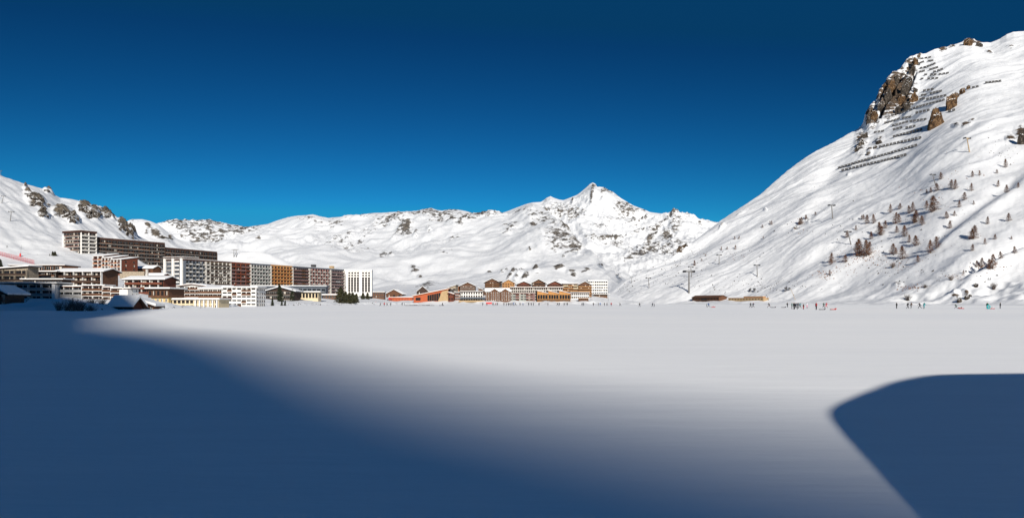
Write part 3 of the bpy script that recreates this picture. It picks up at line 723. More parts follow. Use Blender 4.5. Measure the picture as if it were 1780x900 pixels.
slab_house('apartment_slab', 'longest dark brown apartment slab, joined to the tall tower on the left slope', 'apartment block', A0, A1, 163, 415.5, 470, 13, 'wood_dark', 'brown apartment blocks on the upper left slope',
    dict(k='balc', bays=26, par='wood_dark', slab='pale_conc', alt=.25, altmat='wood_brown', rec=1.6, frame='concrete', fin='wood_dark', curtains=.22), floors=8, th=1.9)
slab_house('apartment_slab', 'lower brown apartment slab at the right end of the upper row', 'apartment block', (A1[0] + .3, A1[1] + .7), A2, 285, 432.5, 474, 13, 'wood_dark', 'brown apartment blocks on the upper left slope',
    dict(k='balc', bays=22, par='wood_dark', slab='pale_conc', alt=.3, altmat='wood_brown', rec=1.6, frame='concrete', fin='wood_dark', curtains=.22),
    right=dict(k='balc', bays=4, par='pale_conc', slab='white', rec=1.2, frame='white'), floors=6, th=1.6)

# orange stepped lodge
oloc, oL, oH, oa = spot(163, 216, 545, -14, 444, 466)
lodge = empty('stepped_lodge', oloc, oa); tag(lodge, 'orange timber lodge of three stepped blocks with white balcony frames and snowy roofs', 'lodge')
c3 = oL / 3.05
for i, (zt, zb) in enumerate(((0, 0), (-1.5, -1.6), (-3.0, -2.6))):
    fr = dict(k='grid', bays=2 if i == 0 else 3, par='wood_orange', slab='white', fin='white', rec=1.3, frame='wood_orange', curtains=.05, alt=1, altmat='wood_red', parh=.95)
    block(lodge, i * c3 + (.05 if i else 0), (i + 1) * c3, i * -1.2, 14, zb, oH + zt - .8, 'wood_red', 'mono', 2.6, 'wood_dark', .5, .5, fr, dict(k='win', bays=2, frame='wood_orange', ww=.25), None, 3, th=.3)

# terraced chalet hotel at the far left
g1 = 'chalets on the lower left slope'
house('terraced_chalet', 'wide honey brown chalet with long white roofline, left of the dark gabled chalet', 'chalet', 19, 111, 455, 2, 462, 482, 16, 'wood_orange', g1, floors=2, rmat='wood_dark', over=1.2, th=.5,
    front=dict(k='balc', bays=12, par='wood_brown', slab='white', rec=1.2, alt=.3, altmat='wood_dark', frame='white', curtains=.45, fin='wood_brown'))
house('terrace_wing', 'middle terrace wing with snowy roof edge below the honey brown chalet', 'chalet', 47, 97, 447, 2, 473, 497, 8, 'wood_dark', g1, floors=3, rmat='wood_dark', over=1.2, th=.4, snow=.6,
    front=dict(k='balc', bays=9, par='wood_brown', slab='pale_conc', rec=1.4, frame='pale_conc', curtains=.3, fin='wood_dark'))
r_, L_, H_ = house('stone_wing', 'stone walled terrace wing with sloping snow roof at the left frame edge', 'chalet', -14, 48, 440, 0, 469, 499, 9, 'stone', g1, floors=3, rmat='wood_dark', over=1.4, th=.4, snow=.7, roof='monou', rise=1.6,
    front=dict(k='balc', bays=6, par='wood_dark', slab='stone', rec=1.4, frame='wood_dark', curtains=.05, fin='stone'))
house('terrace_wing', 'lowest dark terrace wing directly above the long white apartment house', 'chalet', 40, 108, 432, 1, 486.5, 503, 8, 'wood_dark', g1, floors=2, rmat='wood_dark', over=1.2, th=.35, snow=.6,
    front=dict(k='win', bays=12, frame='concrete', ww=.7, curtains=.1))
house('gabled_chalet', 'dark brown chalet with white roof beams, right of the honey brown chalet', 'chalet', 99, 178, 428, -3, 472.5, 500, 15, 'wood_brown', g1, floors=3, rmat='wood_dark', over=1.6, th=.4, snow=.6, roof='gableu', rise=1.6,
    front=dict(k='balc', bays=10, par='wood_dark', slab='wood_brown', fin='white', rec=1.8, frame='wood_brown', curtains=.45))

# long white apartment house on the front row, three joined wings
g2 = 'white apartment wings along the front row'
house('apartment_wing', 'leftmost white apartment wing with wide snowy roof, in the shade', 'apartment house', 6, 97, 330, 1, 494, 524, 9, 'white', g2, fixed=True, floors=3, rmat='roof_dark', over=1.5, th=.5, snow=.6,
    front=dict(k='balc', bays=8, par='concrete', slab='pale_conc', rec=1.6, alt=.35, altmat='pink', frame='wood_dark', fin='white', curtains=.1, endfin='white'))
house('apartment_wing', 'recessed middle apartment wing between the two white apartment wings', 'apartment house', 97.5, 144, 334, 1, 499, 524, 9, 'concrete', g2, fixed=True, floors=3, rmat='wood_brown', over=.8, th=.4, snow=.6,
    front=dict(k='balc', bays=6, par='concrete', slab='pale_conc', rec=1.2, frame='wood_dark', fin='white', curtains=.1))
root, L, H = house('apartment_wing', 'stepped white apartment wing with balconies at the right end of the front row', 'apartment house', 145, 181, 326, 0, 497, 523, 8, 'white', g2, fixed=True, floors=3, rmat='wood_brown', over=.7, th=.3, snow=.5,
    front=dict(k='balc', bays=4, par='wood_brown', slab='white', rec=1.3, frame='wood_brown', curtains=.2, fin='white', alt=.3, altmat='wood_dark'), right=dict(k='blank'))
for i, (xa, xb, dz) in enumerate(((181.5, 197, -.8), (197.5, 229, -1.3))):
    u0 = px(xa, 326) - px(145, 326); u1 = px(xb, 326) - px(145, 326)
    block(root, u0, u1, -.8 * i - .6, 6, 0, H + dz, 'white', 'flat', 0, 'wood_brown', .6, .5, dict(k='balc', bays=2 if i == 0 else 3, par='wood_brown', slab='white', rec=1.3, frame='wood_brown', fin='white', curtains=.3), dict(k='win', bays=2, ww=.2), None, 3, th=.3)
pb = MB(); pb.box(u1 - 3.6, u1 + .02, -3.6, -.6, -4, H - 1.6, 'white'); pb.build('end_block', root)

# dark chalets and huts in the shade at the shore
g3 = 'small huts along the left shore'
house('shore_chalet', 'dark gabled chalet in shadow, cut by the left frame edge', 'chalet', -36, 9, 250, 8, 510, 536, 10, 'wood_dark', g3, floors=2, roof='gable', peak=499, rmat='wood_dark', over=1.2, snow=.6,
    front=dict(k='balc', bays=4, par='wood_red', slab='wood_brown', rec=1.2, frame='pale_conc', curtains=.3))
house('snowy_hut', 'snow covered brown hut below the stepped white wing', 'hut', 196, 229, 215, -6, 531, 539.5, 4, 'wood_red', g3, floors=1, roof='gableu', rise=1.6, rmat='wood_dark', over=.9, snow=.9,
    front=dict(k='win', bays=4, ww=.5, wh=.45, frame='wood_dark', curtains=.1))
house('snowy_hut', 'orange fronted hut with thick roof snow, left of the yellow house', 'hut', 235, 266, 222, 4, 532, 540, 4, 'wood_orange', g3, floors=1, roof='gable', peak=527, rmat='wood_dark', over=1.0, snow=.9,
    front=dict(k='win', bays=5, ww=.55, wh=.5, frame='pale_conc', curtains=.3))
# low arched shelter
sh = MB(); n = 14
ring0 = []; ring1 = []
for i in range(n + 1):
    a = math.pi * i / n; ring0.append((-2.9 * math.cos(a), 0, 1.35 * math.sin(a))); ring1.append((-2.9 * math.cos(a), 4.5, 1.2 * math.sin(a)))
ring0 = ring0[::-1]; ring1 = ring1[::-1]
sh.prism(ring0, ring1, 'roof_dark')
shelter = empty('arched_shelter', (px(83, 165), 165, pz(539.5, 165)), 0); tag(shelter, 'low dark arched shelter half buried in shore snow at the left', 'shelter')
sh.build('vault', shelter)
s2 = MB(); arc = [(-3.05 * math.cos(math.pi * i / n), .3, 1.5 * math.sin(math.pi * i / n)) for i in range(n + 1)]
for i in range(3, n - 3):
    p, q = arc[i], arc[i + 1]
    s2.hexa([(p[0], p[1], p[2] - .05), (q[0], q[1], q[2] - .05), (q[0], 4.2, q[2] - .2), (p[0], 4.2, p[2] - .2), (p[0], p[1], p[2] + .1), (q[0], q[1], q[2] + .1), (q[0], 4.2, q[2] + .1), (p[0], 4.2, p[2] + .1)], 'snow')
s2.build('roof_snow', shelter)

house('brown_chalet', 'reddish brown chalet with white window columns above the yellow house', 'chalet', 219, 284, 405, -2, 486, 511, 14, 'wood_red', g1, floors=3, roof='gableu', rise=1.5, rmat='wood_dark', over=1.5, snow=.6, th=.4,
    front=dict(k='balc', bays=9, par='wood_red', slab='wood_brown', fin='white', rec=1.5, frame='wood_brown', curtains=.45))
house('small_chalet', 'plain brown chalet with single slope roof below the stepped orange lodge', 'chalet', 231, 266, 490, -10, 467, 482, 10, 'wood_brown', g1, floors=2, roof='gableu', rise=2.0, rmat='wood_dark', over=.6, snow=.7, front=dict(k='win', bays=3, ww=.2, wh=.3, frame='wood_dark', curtains=0))
house('small_chalet', 'little red brown cottage with thick snow cap below the plain brown chalet', 'chalet', 256, 284, 455, -4, 478.5, 486, 8, 'wood_red', g1, floors=1, roof='gableu', rise=1.1, rmat='wood_dark', over=1.0, snow=.9, front=dict(k='win', bays=4, ww=.5, frame='white', curtains=.4))
wl = MB(); wl.box(0, 17, 0, 1.2, -3, 1.7, 'stone'); wl.box(18, 19.4, -.2, 1.0, -3, 3.2, 'pale_conc')
tag(wl.build('retaining_wall'), 'low stone retaining wall under the stepped orange lodge', 'wall').location = (px(208, 505), 505, pz(476, 505))

yr, yL, yH = house('yellow_house', 'yellow house with brown timber top storey and flat snow roof near the shore', 'house', 263, 293, 300, -3, 517, 537, 9, 'yellow', None, floors=2, roof=None,
    front=dict(k='win', bays=4, frame='white', ww=.4, wh=.45, curtains=.15))
block(yr, -.6, yL + .4, -.8, 9.5, yH, yH + 2.6, 'wood_brown', 'flat', 0, 'wood_dark', .9, .6, dict(k='win', bays=5, frame='wood_dark', ww=.5, curtains=.1), None, None, 1, th=.3, sink=0)
lw, lL, lH = house('shore_restaurant', 'low cream restaurant with dark glazed bays beside the yellow house', 'restaurant', 293.5, 380, 302, 0, 521, 537.5, 9, 'cream', None, floors=2, rmat='pale_conc', over=.5, th=.3, snow=.4,
    front=dict(k='win', bays=12, frame='wood_dark', ww=.6, wh=.55, curtains=.08))
for i in range(6):
    b_ = MB(); u = lL * .55 + i * lL * .43 / 5; b_.box(u - .18, u + .18, -.9, -.25, -3, lH - .1, 'white'); b_.build('column', lw)
house('white_chalet', 'white chalet with brown balconies between the big white hotel and the shore hotel', 'chalet', 312, 357, 415, -8, 497.5, 517, 12, 'white', g1, floors=3, roof='gable', peak=494.5, rmat='wood_brown', over=1.3, snow=.5,
    front=dict(k='balc', bays=5, par='wood_brown', slab='white', rec=1.2, frame='white', curtains=.2), left=dict(k='win', bays=4))
hr, hL, hH = house('shore_hotel', 'white shore hotel with four rows of balconies and stepped white gable', 'hotel', 388, 446, 392, 3, 500.5, 533.5, 13, 'white', None, floors=5, rmat='pale_conc', over=.6, th=.4, snow=.5,
    front=dict(k='balc', bays=14, par='white', slab='white', rec=1.3, frame='wood_dark', fin='white', curtains=.12, alt=.25, altmat='wood_brown', parh=.75), right=dict(k='win', bays=4))
u0 = px(357, 392) - px(388, 392)
block(hr, u0, -.05, -1.5, 12, 0, hH - .6, 'white', 'mono', 1.4, 'pale_conc', .6, .5, dict(k='balc', bays=5, par='wood_brown', slab='white', rec=1.1, frame='white', curtains=.1), None, None, 4, th=.35)

# the long row: a white hotel and eight coloured sections that recede to the right
J0, J1 = P(321, 560), P(598, 742)
gJ = 'joined sections of the long apartment row'
_, q0 = ray_on_line(321, J0, J1); secs = [
    (321, 356.5, 'slate', dict(k='grid', bays=6, par='slate', slab='pale_conc', fin='slate', rec=1.4, frame='slate', curtains=.12, alt=1, altmat='pale_conc'), 'slate blue balconied section next to the white hotel gable'),
    (357, 399.5, 'cream', dict(k='balc', bays=12, par='wood_dark', slab='pale_conc', fin='pale_conc', rec=1.3, frame='wood_brown', curtains=.3, alt=.4, altmat='pale_conc'), 'white and brown balconied section with brown attic, second in the long row'),
    (400, 405, None, None, None),
    (405, 434.5, 'wood_red', dict(k='balc', bays=8, par='mauve', slab='wood_brown', fin='wood_red', rec=1.3, frame='wood_brown', curtains=.2, alt=.35, altmat='wood_red'), 'red brown balconied section with rust coloured attic, third in the long row'),
    (435, 469.5, 'concrete', dict(k='grid', bays=7, par='pale_conc', slab='concrete', fin='concrete', rec=1.4, frame='wood_dark', curtains=.08, alt=1, altmat='green_panel'), 'grey section with chequered white balconies, fourth in the long row'),
    (470, 507.5, 'wood_honey', dict(k='grid', bays=7, par='wood_honey', slab='wood_honey', fin='wood_honey', rec=1.3, frame='wood_dark', curtains=.05, alt=1, altmat='wood_orange'), 'honey orange timber section in the middle of the long row'),
    (508, 536.5, 'mauve', dict(k='balc', bays=8, par='mauve', slab='wood_brown', rec=1.3, frame='wood_dark', curtains=.15, alt=.3, altmat='wood_brown'), 'brown section with unbroken balcony bands, right of the honey orange section'),
    (537, 573.5, 'pink', dict(k='grid', bays=8, par='mauve', slab='pale_conc', fin='pink', rec=1.3, frame='wood_dark', curtains=.12, alt=1, altmat='pale_conc'), 'dusky pink section with staggered balconies, second from the white tower'),
    (574, 597.5, 'mauve', dict(k='balc', bays=6, par='mauve', slab='concrete', rec=1.4, frame='pale_conc', curtains=.2, alt=.2, altmat='concrete'), 'purplish brown section with balcony bands touching the white tower')]
ztop = pz(452.5, 560.0); zbot = pz(507, 560.0); aJ = math.atan2(J1[1] - J0[1], J1[0] - J0[0])
for (xa, xb, wm, fr, lab) in secs:
    if wm is None: continue
    if xa == 405: xa = 400
    _, pa = ray_on_line(xa, J0, J1); _, pb_ = ray_on_line(xb, J0, J1)
    L = math.hypot(pb_[0] - pa[0], pb_[1] - pa[1])
    rt = empty('apartment_section', (pa[0], pa[1], zbot), aJ); tag(rt, lab, 'apartment block', gJ)
    attic = {'cream': 'fascia', 'wood_red': 'wood_red', 'slate': 'fascia', 'wood_honey': 'wood_honey', 'concrete': 'slate'}.get(wm, 'slate')
    block(rt, 0, L, 0, 20 if wm == 'slate' else 14, 0, ztop - zbot, wm, 'flat', 0, attic, .35, .35, fr, None, None, 8, th=1.3)
    fin_ = MB(); fin_.box(L - .5, L + .25, -1.7, .0, -2, ztop - zbot, 'pale_conc'); fin_.build('party_wall', rt)
    if wm in ('pink', 'mauve') and xa > 530:
        ch = MB(); ch.box(L * .4, L * .4 + 3, 4, 8, ztop - zbot + 1.6, ztop - zbot + 4.4, 'dark_metal' if wm == 'pink' else 'wood_pale'); ch.build('roof_plant', rt)
# white hotel gable at the near end of the row
g_, gL, gH = house('white_hotel', 'bright white hotel gable with stacked balconies at the left end of the long row', 'hotel', 286, 319.6, 569, -24, 449.5, 506, 13, 'white', None, fixed=True, floors=8, rmat='fascia', over=1.0, th=.9, snow=.4,
    front=dict(k='win', bays=4, frame='white', ww=.5, wh=.6, curtains=.2))
for i in (0, 2, 4):
    pm = MB(); u = gL * (.06 + .215 * i); pm.box(u - 1.0, u + 1.0, -1.4, -.02, -3, gH - .05, 'white'); pm.build('white_pier', g_)
for f in range(1, 8):
    bm_ = MB(); z = f * gH / 8; bm_.box(gL * .1, gL * .98, -1.25, -.03, z - .12, z + .1, 'white'); bm_.box(gL * .22, gL * .42, -1.25, -1.1, z + .1, z + 1.0, 'concrete'); bm_.box(gL * .62, gL * .84, -1.6, -1.45, z + .1, z + 1.05, 'white'); bm_.build('balcony', g_)
# white tower at the far end
wt, wL, wH = house('white_tower', 'white apartment tower with dark window columns at the right end of the long row', 'apartment tower', 599, 646, 750, 6, 469.5, 508, 14, 'white', None, fixed=True, floors=9, rmat='white', over=.2, th=.5, snow=.35)
for (a, b, n) in ((.13, .56, 4), (.64, .97, 3)):
    wd = wL * (b - a) / n
    for i in range(n):
        u = wL * a + i * wd
        dk = MB(); dk.box(u + wd * .04, u + wd * .76, -.02, .5, .5, wH - .8, 'roof_dark'); dk.v = [(x, y - .03, z) for x, y, z in dk.v]; dk.build('window_column', wt)
        br = MB(); br.box(u + wd * .78, u + wd * 1.02, -1.4, -.05, -3, wH * .67, 'white'); br.build('white_pier', wt)
        for f in range(9):
            z = wH * (f + .15) / 9
            bb = MB(); bb.box(u + wd * .12, u + wd * .70, -.9 if f < 6 else -1.8, -.06, z, z + (.35 if f < 6 else .95), 'concrete' if f < 6 else 'white'); bb.build('balcony', wt)
for u in (.03, .60):
    pm = MB(); pm.box(wL * u - 1.3, wL * u + 1.3, -1.9, -.04, -3, wH, 'white'); pm.build('white_pier', wt)

# sports hall and pavilions at the foot of the row
g4 = 'low halls at the foot of the long row'
house('sports_hall', 'long low slate blue hall with thin snow roof below the apartment row', 'hall', 437, 566, 585, 8, 498.5, 514, 20, 'slate', g4, floors=1, rmat='slate', over=1.0, th=.9, snow=.6, front=dict(k='win', bays=16, ww=.7, wh=.5, frame='slate', curtains=0))
house('gabled_hall', 'dark hall with wide white edged roof behind the fir trees', 'hall', 462, 511, 500, 0, 506, 521, 16, 'wood_dark', g4, floors=2, roof='gable', peak=499, rmat='slate', over=1.6, snow=.6, front=dict(k='balc', bays=7, par='wood_dark', slab='pale_conc', rec=1.5, frame='pale_conc', curtains=.25))
house('flat_pavilion', 'pale pavilion with curved flat snow roof right of the fir trees', 'pavilion', 514, 553, 520, 2, 508, 521.5, 10, 'cream', g4, floors=1, rmat='pale_conc', over=2.2, th=.4, snow=.7, front=dict(k='win', bays=7, ww=.6, wh=.55, frame='wood_dark', curtains=.1))
house('brown_pavilion', 'brown glazed pavilion with white roof just left of the white tower', 'pavilion', 567, 599, 610, 2, 498.5, 510, 10, 'wood_red', g4, floors=2, rmat='pale_conc', over=1.0, th=.4, snow=.6, front=dict(k='win', bays=8, ww=.5, wh=.6, frame='wood_brown', curtains=.3))
house('white_pavilion', 'white walled pavilion with sloping snow roof left of the brown pavilion', 'pavilion', 547, 566.5, 600, 2, 501, 511, 9, 'white', g4, floors=1, roof='monou', rise=2.2, rmat='pale_conc', over=1.0, snow=.6, front=dict(k='win', bays=3, ww=.3, frame='wood_dark'))
house('snowy_kiosk', 'small kiosk under a round snow cap in front of the pavilions', 'kiosk', 562, 583, 545, 0, 513, 519.5, 6, 'wood_brown', g4, floors=1, rmat='wood_brown', over=1.2, th=.25, snow=1.0, front=dict(k='win', bays=4, ww=.6, frame='pale_conc'))
house('grey_terrace_house', 'low brown and grey terrace building right of the white tower', 'building', 622, 668, 715, 3, 508, 518, 10, 'wood_brown', g4, floors=2, rmat='concrete', over=.8, th=.5, snow=.5, front=dict(k='win', bays=12, ww=.5, frame='concrete', curtains=.2))

# ------------------------------------------------------------------ the village centre on the far shore
g5 = 'timber chalets of the village centre'
house('red_pavilion', 'long low orange red pavilion with snow roof left of the wedge roofed hall', 'pavilion', 676, 717, 720, 0, 517.3, 522.5, 8, 'paint_orange', None, floors=1, rmat='paint_orange', over=.6, th=.4, snow=.5, front=dict(k='win', bays=8, ww=.25, wh=.2, frame='paint_orange', curtains=0))
wg, wgL, wgH = house('wedge_hall', 'orange hall with rising wedge roof and pale timber end', 'hall', 719, 779, 700, 0, 515, 523.5, 16, 'paint_orange', None, floors=1, roof='monou', rise=7.2, rmat='wood_orange', over=1.3, th=.5, snow=.5)
gg = MB(); gg.hexa([(wgL * .40, -.10, .3), (wgL * .78, -.10, .3), (wgL * .78, .3, .3), (wgL * .40, .3, .3), (wgL * .40, -.10, wgH + 1.0), (wgL * .78, -.10, wgH + 3.6), (wgL * .78, .3, wgH + 3.6), (wgL * .40, .3, wgH + 1.0)], 'glass'); gg.build('glass_front', wg)
for i in range(7):
    mm = MB(); u = wgL * (.40 + .38 * i / 6); mm.box(u - .12, u + .12, -.22, -.12, .2, wgH + 1.0 + 2.6 * i / 6, 'wood_orange'); mm.build('mullion', wg)
tw = MB(); tw.hexa([(wgL * .68, -1.3, -3), (wgL * 1.0, -1.3, -3), (wgL * 1.0, -.25, -3), (wgL * .68, -.25, -3), (wgL * .82, -1.3, wgH + 4.7), (wgL * 1.0, -1.3, wgH + 6.2), (wgL * 1.0, -.25, wgH + 6.2), (wgL * .82, -.25, wgH + 4.7)], 'wood_pale'); tw.build('timber_wall', wg)
sb = MB(); sb.box(wgL * .06, wgL * .2, -.08, .1, .8, wgH - 1.2, 'glass'); sb.build('window', wg)
house('wooden_annex', 'dark timber annex at the right end of the wedge hall', 'annex', 779.5, 788, 668, -12, 508, 524, 10, 'wood_red', None, floors=2, roof='monou', rise=-2.0, rmat='wood_orange', over=.7, snow=.4, front=dict(k='win', bays=2, ww=.5, frame='wood_dark', curtains=0))
house('gable_hut', 'small brown gabled hut with snowy roof behind the orange red pavilion', 'hut', 671, 699, 760, -12, 511, 518, 12, 'wood_brown', None, floors=1, roof='gable', peak=503.5, rmat='wood_dark', over=1.2, snow=.6, front=dict(k='win', bays=3, ww=.3, frame='wood_dark'))
house('gable_hut', 'dark steep gabled hut behind the wedge hall roof', 'hut', 725, 744, 790, 10, 506, 514, 10, 'wood_dark', None, floors=1, roof='gable', peak=498, rmat='wood_dark', over=1.0, snow=.5, front=dict(k='win', bays=2, ww=.3, frame='wood_dark'))
house('grey_chalet', 'tall grey beige chalet squeezed behind the wedge hall end', 'chalet', 778, 792, 700, -8, 501, 521, 12, 'stone', g5, floors=5, roof='monou', rise=3.0, rmat='wood_dark', over=.8, snow=.4, front=dict(k='balc', bays=4, par='wood_dark', slab='concrete', rec=1.0, frame='concrete', curtains=.2))
cr, cL, cH = house('gabled_chalet', 'brown gabled chalet with balconies above the white canopied hotel', 'chalet', 800, 826, 725, 0, 497, 513, 14, 'wood_brown', g5, floors=5, roof='gable', peak=491, rmat='wood_dark', over=1.2, snow=.45,
    front=dict(k='balc', bays=6, par='wood_brown', slab='pale_conc', rec=1.2, frame='white', fin='wood_brown', curtains=.3))
house('orange_annex', 'narrow orange annex left of the brown gabled chalet', 'annex', 792.5, 799.5, 728, 0, 498, 513, 10, 'wood_orange', g5, floors=4, rmat='wood_brown', over=.3, snow=.4, front=dict(k='win', bays=3, frame='wood_dark', curtains=.1))
house('shop_row', 'low reddish shop between the wedge hall and the white canopied hotel', 'shop', 791, 801, 690, 0, 508, 522, 8, 'mauve', g5, floors=3, rmat='wood_dark', over=.6, snow=.5, front=dict(k='balc', bays=3, par='wood_red', slab='white', rec=.8, frame='white'))
cn, cnL, cnH = house('canopied_hotel', 'white hotel with two window rows above a dark terrace canopy', 'hotel', 801, 839, 680, 0, 507.5, 523, 12, 'white', None, floors=3, rmat='wood_dark', over=.8, th=.6, snow=.5, front=dict(k='win', bays=9, ww=.55, wh=.62, frame='wood_brown', curtains=.05))
cp = MB(); cp.box(-.3, cnL + 2.2, -4.5, -.12, 2.2, 3.7, 'slate'); cp.build('canopy', cn)
dk = MB(); dk.box(-1.5, cnL + 2.5, -7.5, -.13, -1.0, .5, 'wood_pale'); dk.build('terrace', cn)
br, bL, bH = house('gabled_chalet', 'large dark brown chalet with broad gable, highest of the village centre', 'chalet', 843, 868, 760, 0, 490.5, 512, 16, 'wood_brown', g5, floors=6, roof='gable', peak=484.5, rmat='wood_dark', over=1.4, snow=.4,
    front=dict(k='balc', bays=6, par='wood_brown', slab='wood_honey', rec=1.2, frame='wood_dark', fin='wood_dark', curtains=.2))
house('link_block', 'narrow brown link between the dark brown and the honey coloured chalet', 'chalet', 868.4, 873, 762, 0, 489, 512, 12, 'wood_dark', g5, floors=6, rmat='wood_dark', over=.2, snow=.4, front=dict(k='win', bays=2, frame='wood_dark', curtains=.2))
house('gabled_chalet', 'honey coloured gabled chalet right of the large dark brown chalet', 'chalet', 873.4, 894.5, 755, 0, 492, 512, 15, 'wood_honey', g5, floors=5, roof='gable', peak=486.3, rmat='wood_brown', over=1.1, snow=.35, front=dict(k='win', bays=5, ww=.45, wh=.45, frame='wood_brown', curtains=.12))
house('roof_lodge', 'small lodge with one dark slanting roof left of the large brown chalet', 'lodge', 831.5, 842, 735, 0, 500, 514, 10, 'wood_brown', g5, floors=3, roof='monou', rise=-3.2, rmat='wood_dark', over=.6, snow=.5, front=dict(k='win', bays=3, frame='concrete'))
db, dL, dH = house('double_gable_chalet', 'brown chalet with two snowy front gables and rows of small white windows', 'chalet', 844, 888, 688, 0, 507, 523, 14, 'wood_brown', g5, floors=5, roof='gableu', rise=3.0, rmat='wood_dark', over=.7, snow=.6,
    front=dict(k='win', bays=12, ww=.36, wh=.46, frame='white', curtains=.3))
for c in (.36, .78):
    block(db, dL * (c - .17), dL * (c + .17), -1.0, 6, 0, dH - .1, 'wood_brown', 'gable', 2.6, 'wood_dark', .6, .6, dict(k='win', bays=4, ww=.36, wh=.46, frame='white', curtains=.3), None, None, 5, name='gable_bay')
wh_, whL, whH = house('long_white_hotel', 'long white hotel behind the three orange fronted pavilions', 'hotel', 888.5, 978, 700, 0, 500, 523, 14, 'pale_conc', None, floors=5, rmat='wood_brown', over=.8, th=.5, snow=.5, front=dict(k='win', bays=24, ww=.66, wh=.58, frame='wood_brown', curtains=.1))
fb = MB(); fb.box(whL * .02, whL * .46, -2.2, -.15, -3, whH * .60, 'mauve'); fb.build('lower_front', wh_)
for f in range(3):
    facade(wh_, (whL * .02, -2.2), (1, 0), (0, -1), whL * .40, f * whH * .19, whH * .19, 1, 'balc', bays=12, par=('wood_brown', 'pink', 'wood_red')[f], slab='pale_conc', rec=.8, frame='wood_brown', curtains=.3, alt=.4, altmat='green_panel')
g6 = 'orange fronted pavilions on the far shore'
for i, (xa, xb, lab) in enumerate(((934, 952.6, 'left of the three orange pavilions with dark glass fronts'), (953.2, 971.4, 'middle of the three orange pavilions with dark glass fronts'), (972, 991.5, 'right of the three orange pavilions with dark glass fronts'))):
    pv, pL, pH = house('orange_pavilion', lab, 'pavilion', xa, xb, 676, 0, 505.5, 523.5, 14, 'honey_bright', g6, floors=2, roof='monou', rise=-2.6, rmat='wood_red', over=.5, snow=.45)
    roofp = MB(); roofp.hexa([(0, -.05, pH - 2.7), (pL, -.05, pH - 2.7), (pL, .2, pH - 2.7), (0, .2, pH - 2.7), (0, -.05, pH - .05), (pL, -.05, pH - 2.6), (pL, .2, pH - 2.6), (0, .2, pH - .05)], 'honey_bright'); roofp.build('gable_board', pv)
    for j in range(4):
        gq = MB(); gq.box(pL * (.04 + .235 * j), pL * (.235 + .235 * j), -.14, .0, pH * .22, pH * .62, 'glass'); gq.build('window', pv)
    pd = MB(); pd.box(.1, pL - .1, -1.2, -.16, pH * .06, pH * .15, 'wood_dark'); pd.build('balcony', pv)
    po = MB(); po.box(pL - .45, pL, -1.0, -.02, -2, pH - 2.8, 'wood_honey'); po.build('corner_post', pv)
for (xa, xb, pk, ev, m_, lab) in ((898, 923, 489.5, 494.5, 'wood_red', 'low red brown gabled chalet above the left end of the long white hotel'), (924.5, 948, 485.8, 492, 'wood_brown', 'taller brown gabled chalet above the middle of the long white hotel'), (952, 977, 489, 494.5, 'wood_red', 'red brown gabled chalet above the right end of the long white hotel')):
    house('gabled_chalet', lab, 'chalet', xa, xb, 770, 0, ev, 510, 14, m_, g5, floors=4, roof='gable', peak=pk, rmat='wood_dark', over=1.6, snow=.4, front=dict(k='balc', bays=6, par='wood_brown', slab='wood_brown', rec=1.1, frame='wood_dark', curtains=.2))
cm_, cmL, cmH = house('cream_chalet', 'long cream and timber chalet with gable at its right end, near the modern white block', 'chalet', 979, 1005, 740, 0, 493.5, 515, 13, 'wood_honey', g5, floors=5, rmat='wood_brown', over=.7, snow=.45, front=dict(k='balc', bays=7, par='wood_honey', slab='wood_brown', rec=1.0, frame='wood_brown', curtains=.25, alt=.4, altmat='cream'))
u1 = px(1027, 740) - px(979, 740)
block(cm_, cmL + .05, u1, -1.6, 13, 0, cmH - 1.0, 'wood_brown', 'gable', 3.2, 'wood_dark', 1.0, .45, dict(k='balc', bays=6, par='wood_honey', slab='wood_brown', rec=1.0, frame='wood_dark', curtains=.2), None, None, 5)
house('modern_block', 'modern white block with irregular dark window slots right of the chalets', 'building', 1022, 1056, 800, 0, 488, 512, 14, 'white', None, floors=5, rmat='white', over=.1, th=.4, snow=.3, front=dict(k='win', bays=9, ww=.72, wh=.5, frame='dark_metal', curtains=.12))
house('terrace_cafe', 'low white terrace cafe with brown roof edge below the cream chalet', 'cafe', 993, 1024, 690, 0, 509, 520, 9, 'white', None, floors=2, rmat='wood_brown', over=.8, snow=.45, front=dict(k='win', bays=9, ww=.65, wh=.6, frame='wood_dark', curtains=.1))
house('wooden_terrace', 'low dark timber terrace bar in front of the white terrace cafe', 'bar', 1006, 1023, 672, 0, 518.5, 523, 5, 'wood_brown', None, floors=1, rmat='wood_honey', over=.6, snow=.25, front=dict(k='win', bays=5, ww=.7, wh=.6, frame='wood_honey', curtains=0))
house('service_shed', 'long low brown shed with overhanging snow roof below the modern white block', 'shed', 1033, 1056, 720, 0, 511.5, 516.5, 8, 'wood_brown', None, floors=1, rmat='concrete', over=2.0, snow=.5, front=dict(k='win', bays=6, ww=.6, frame='wood_pale', curtains=.05))

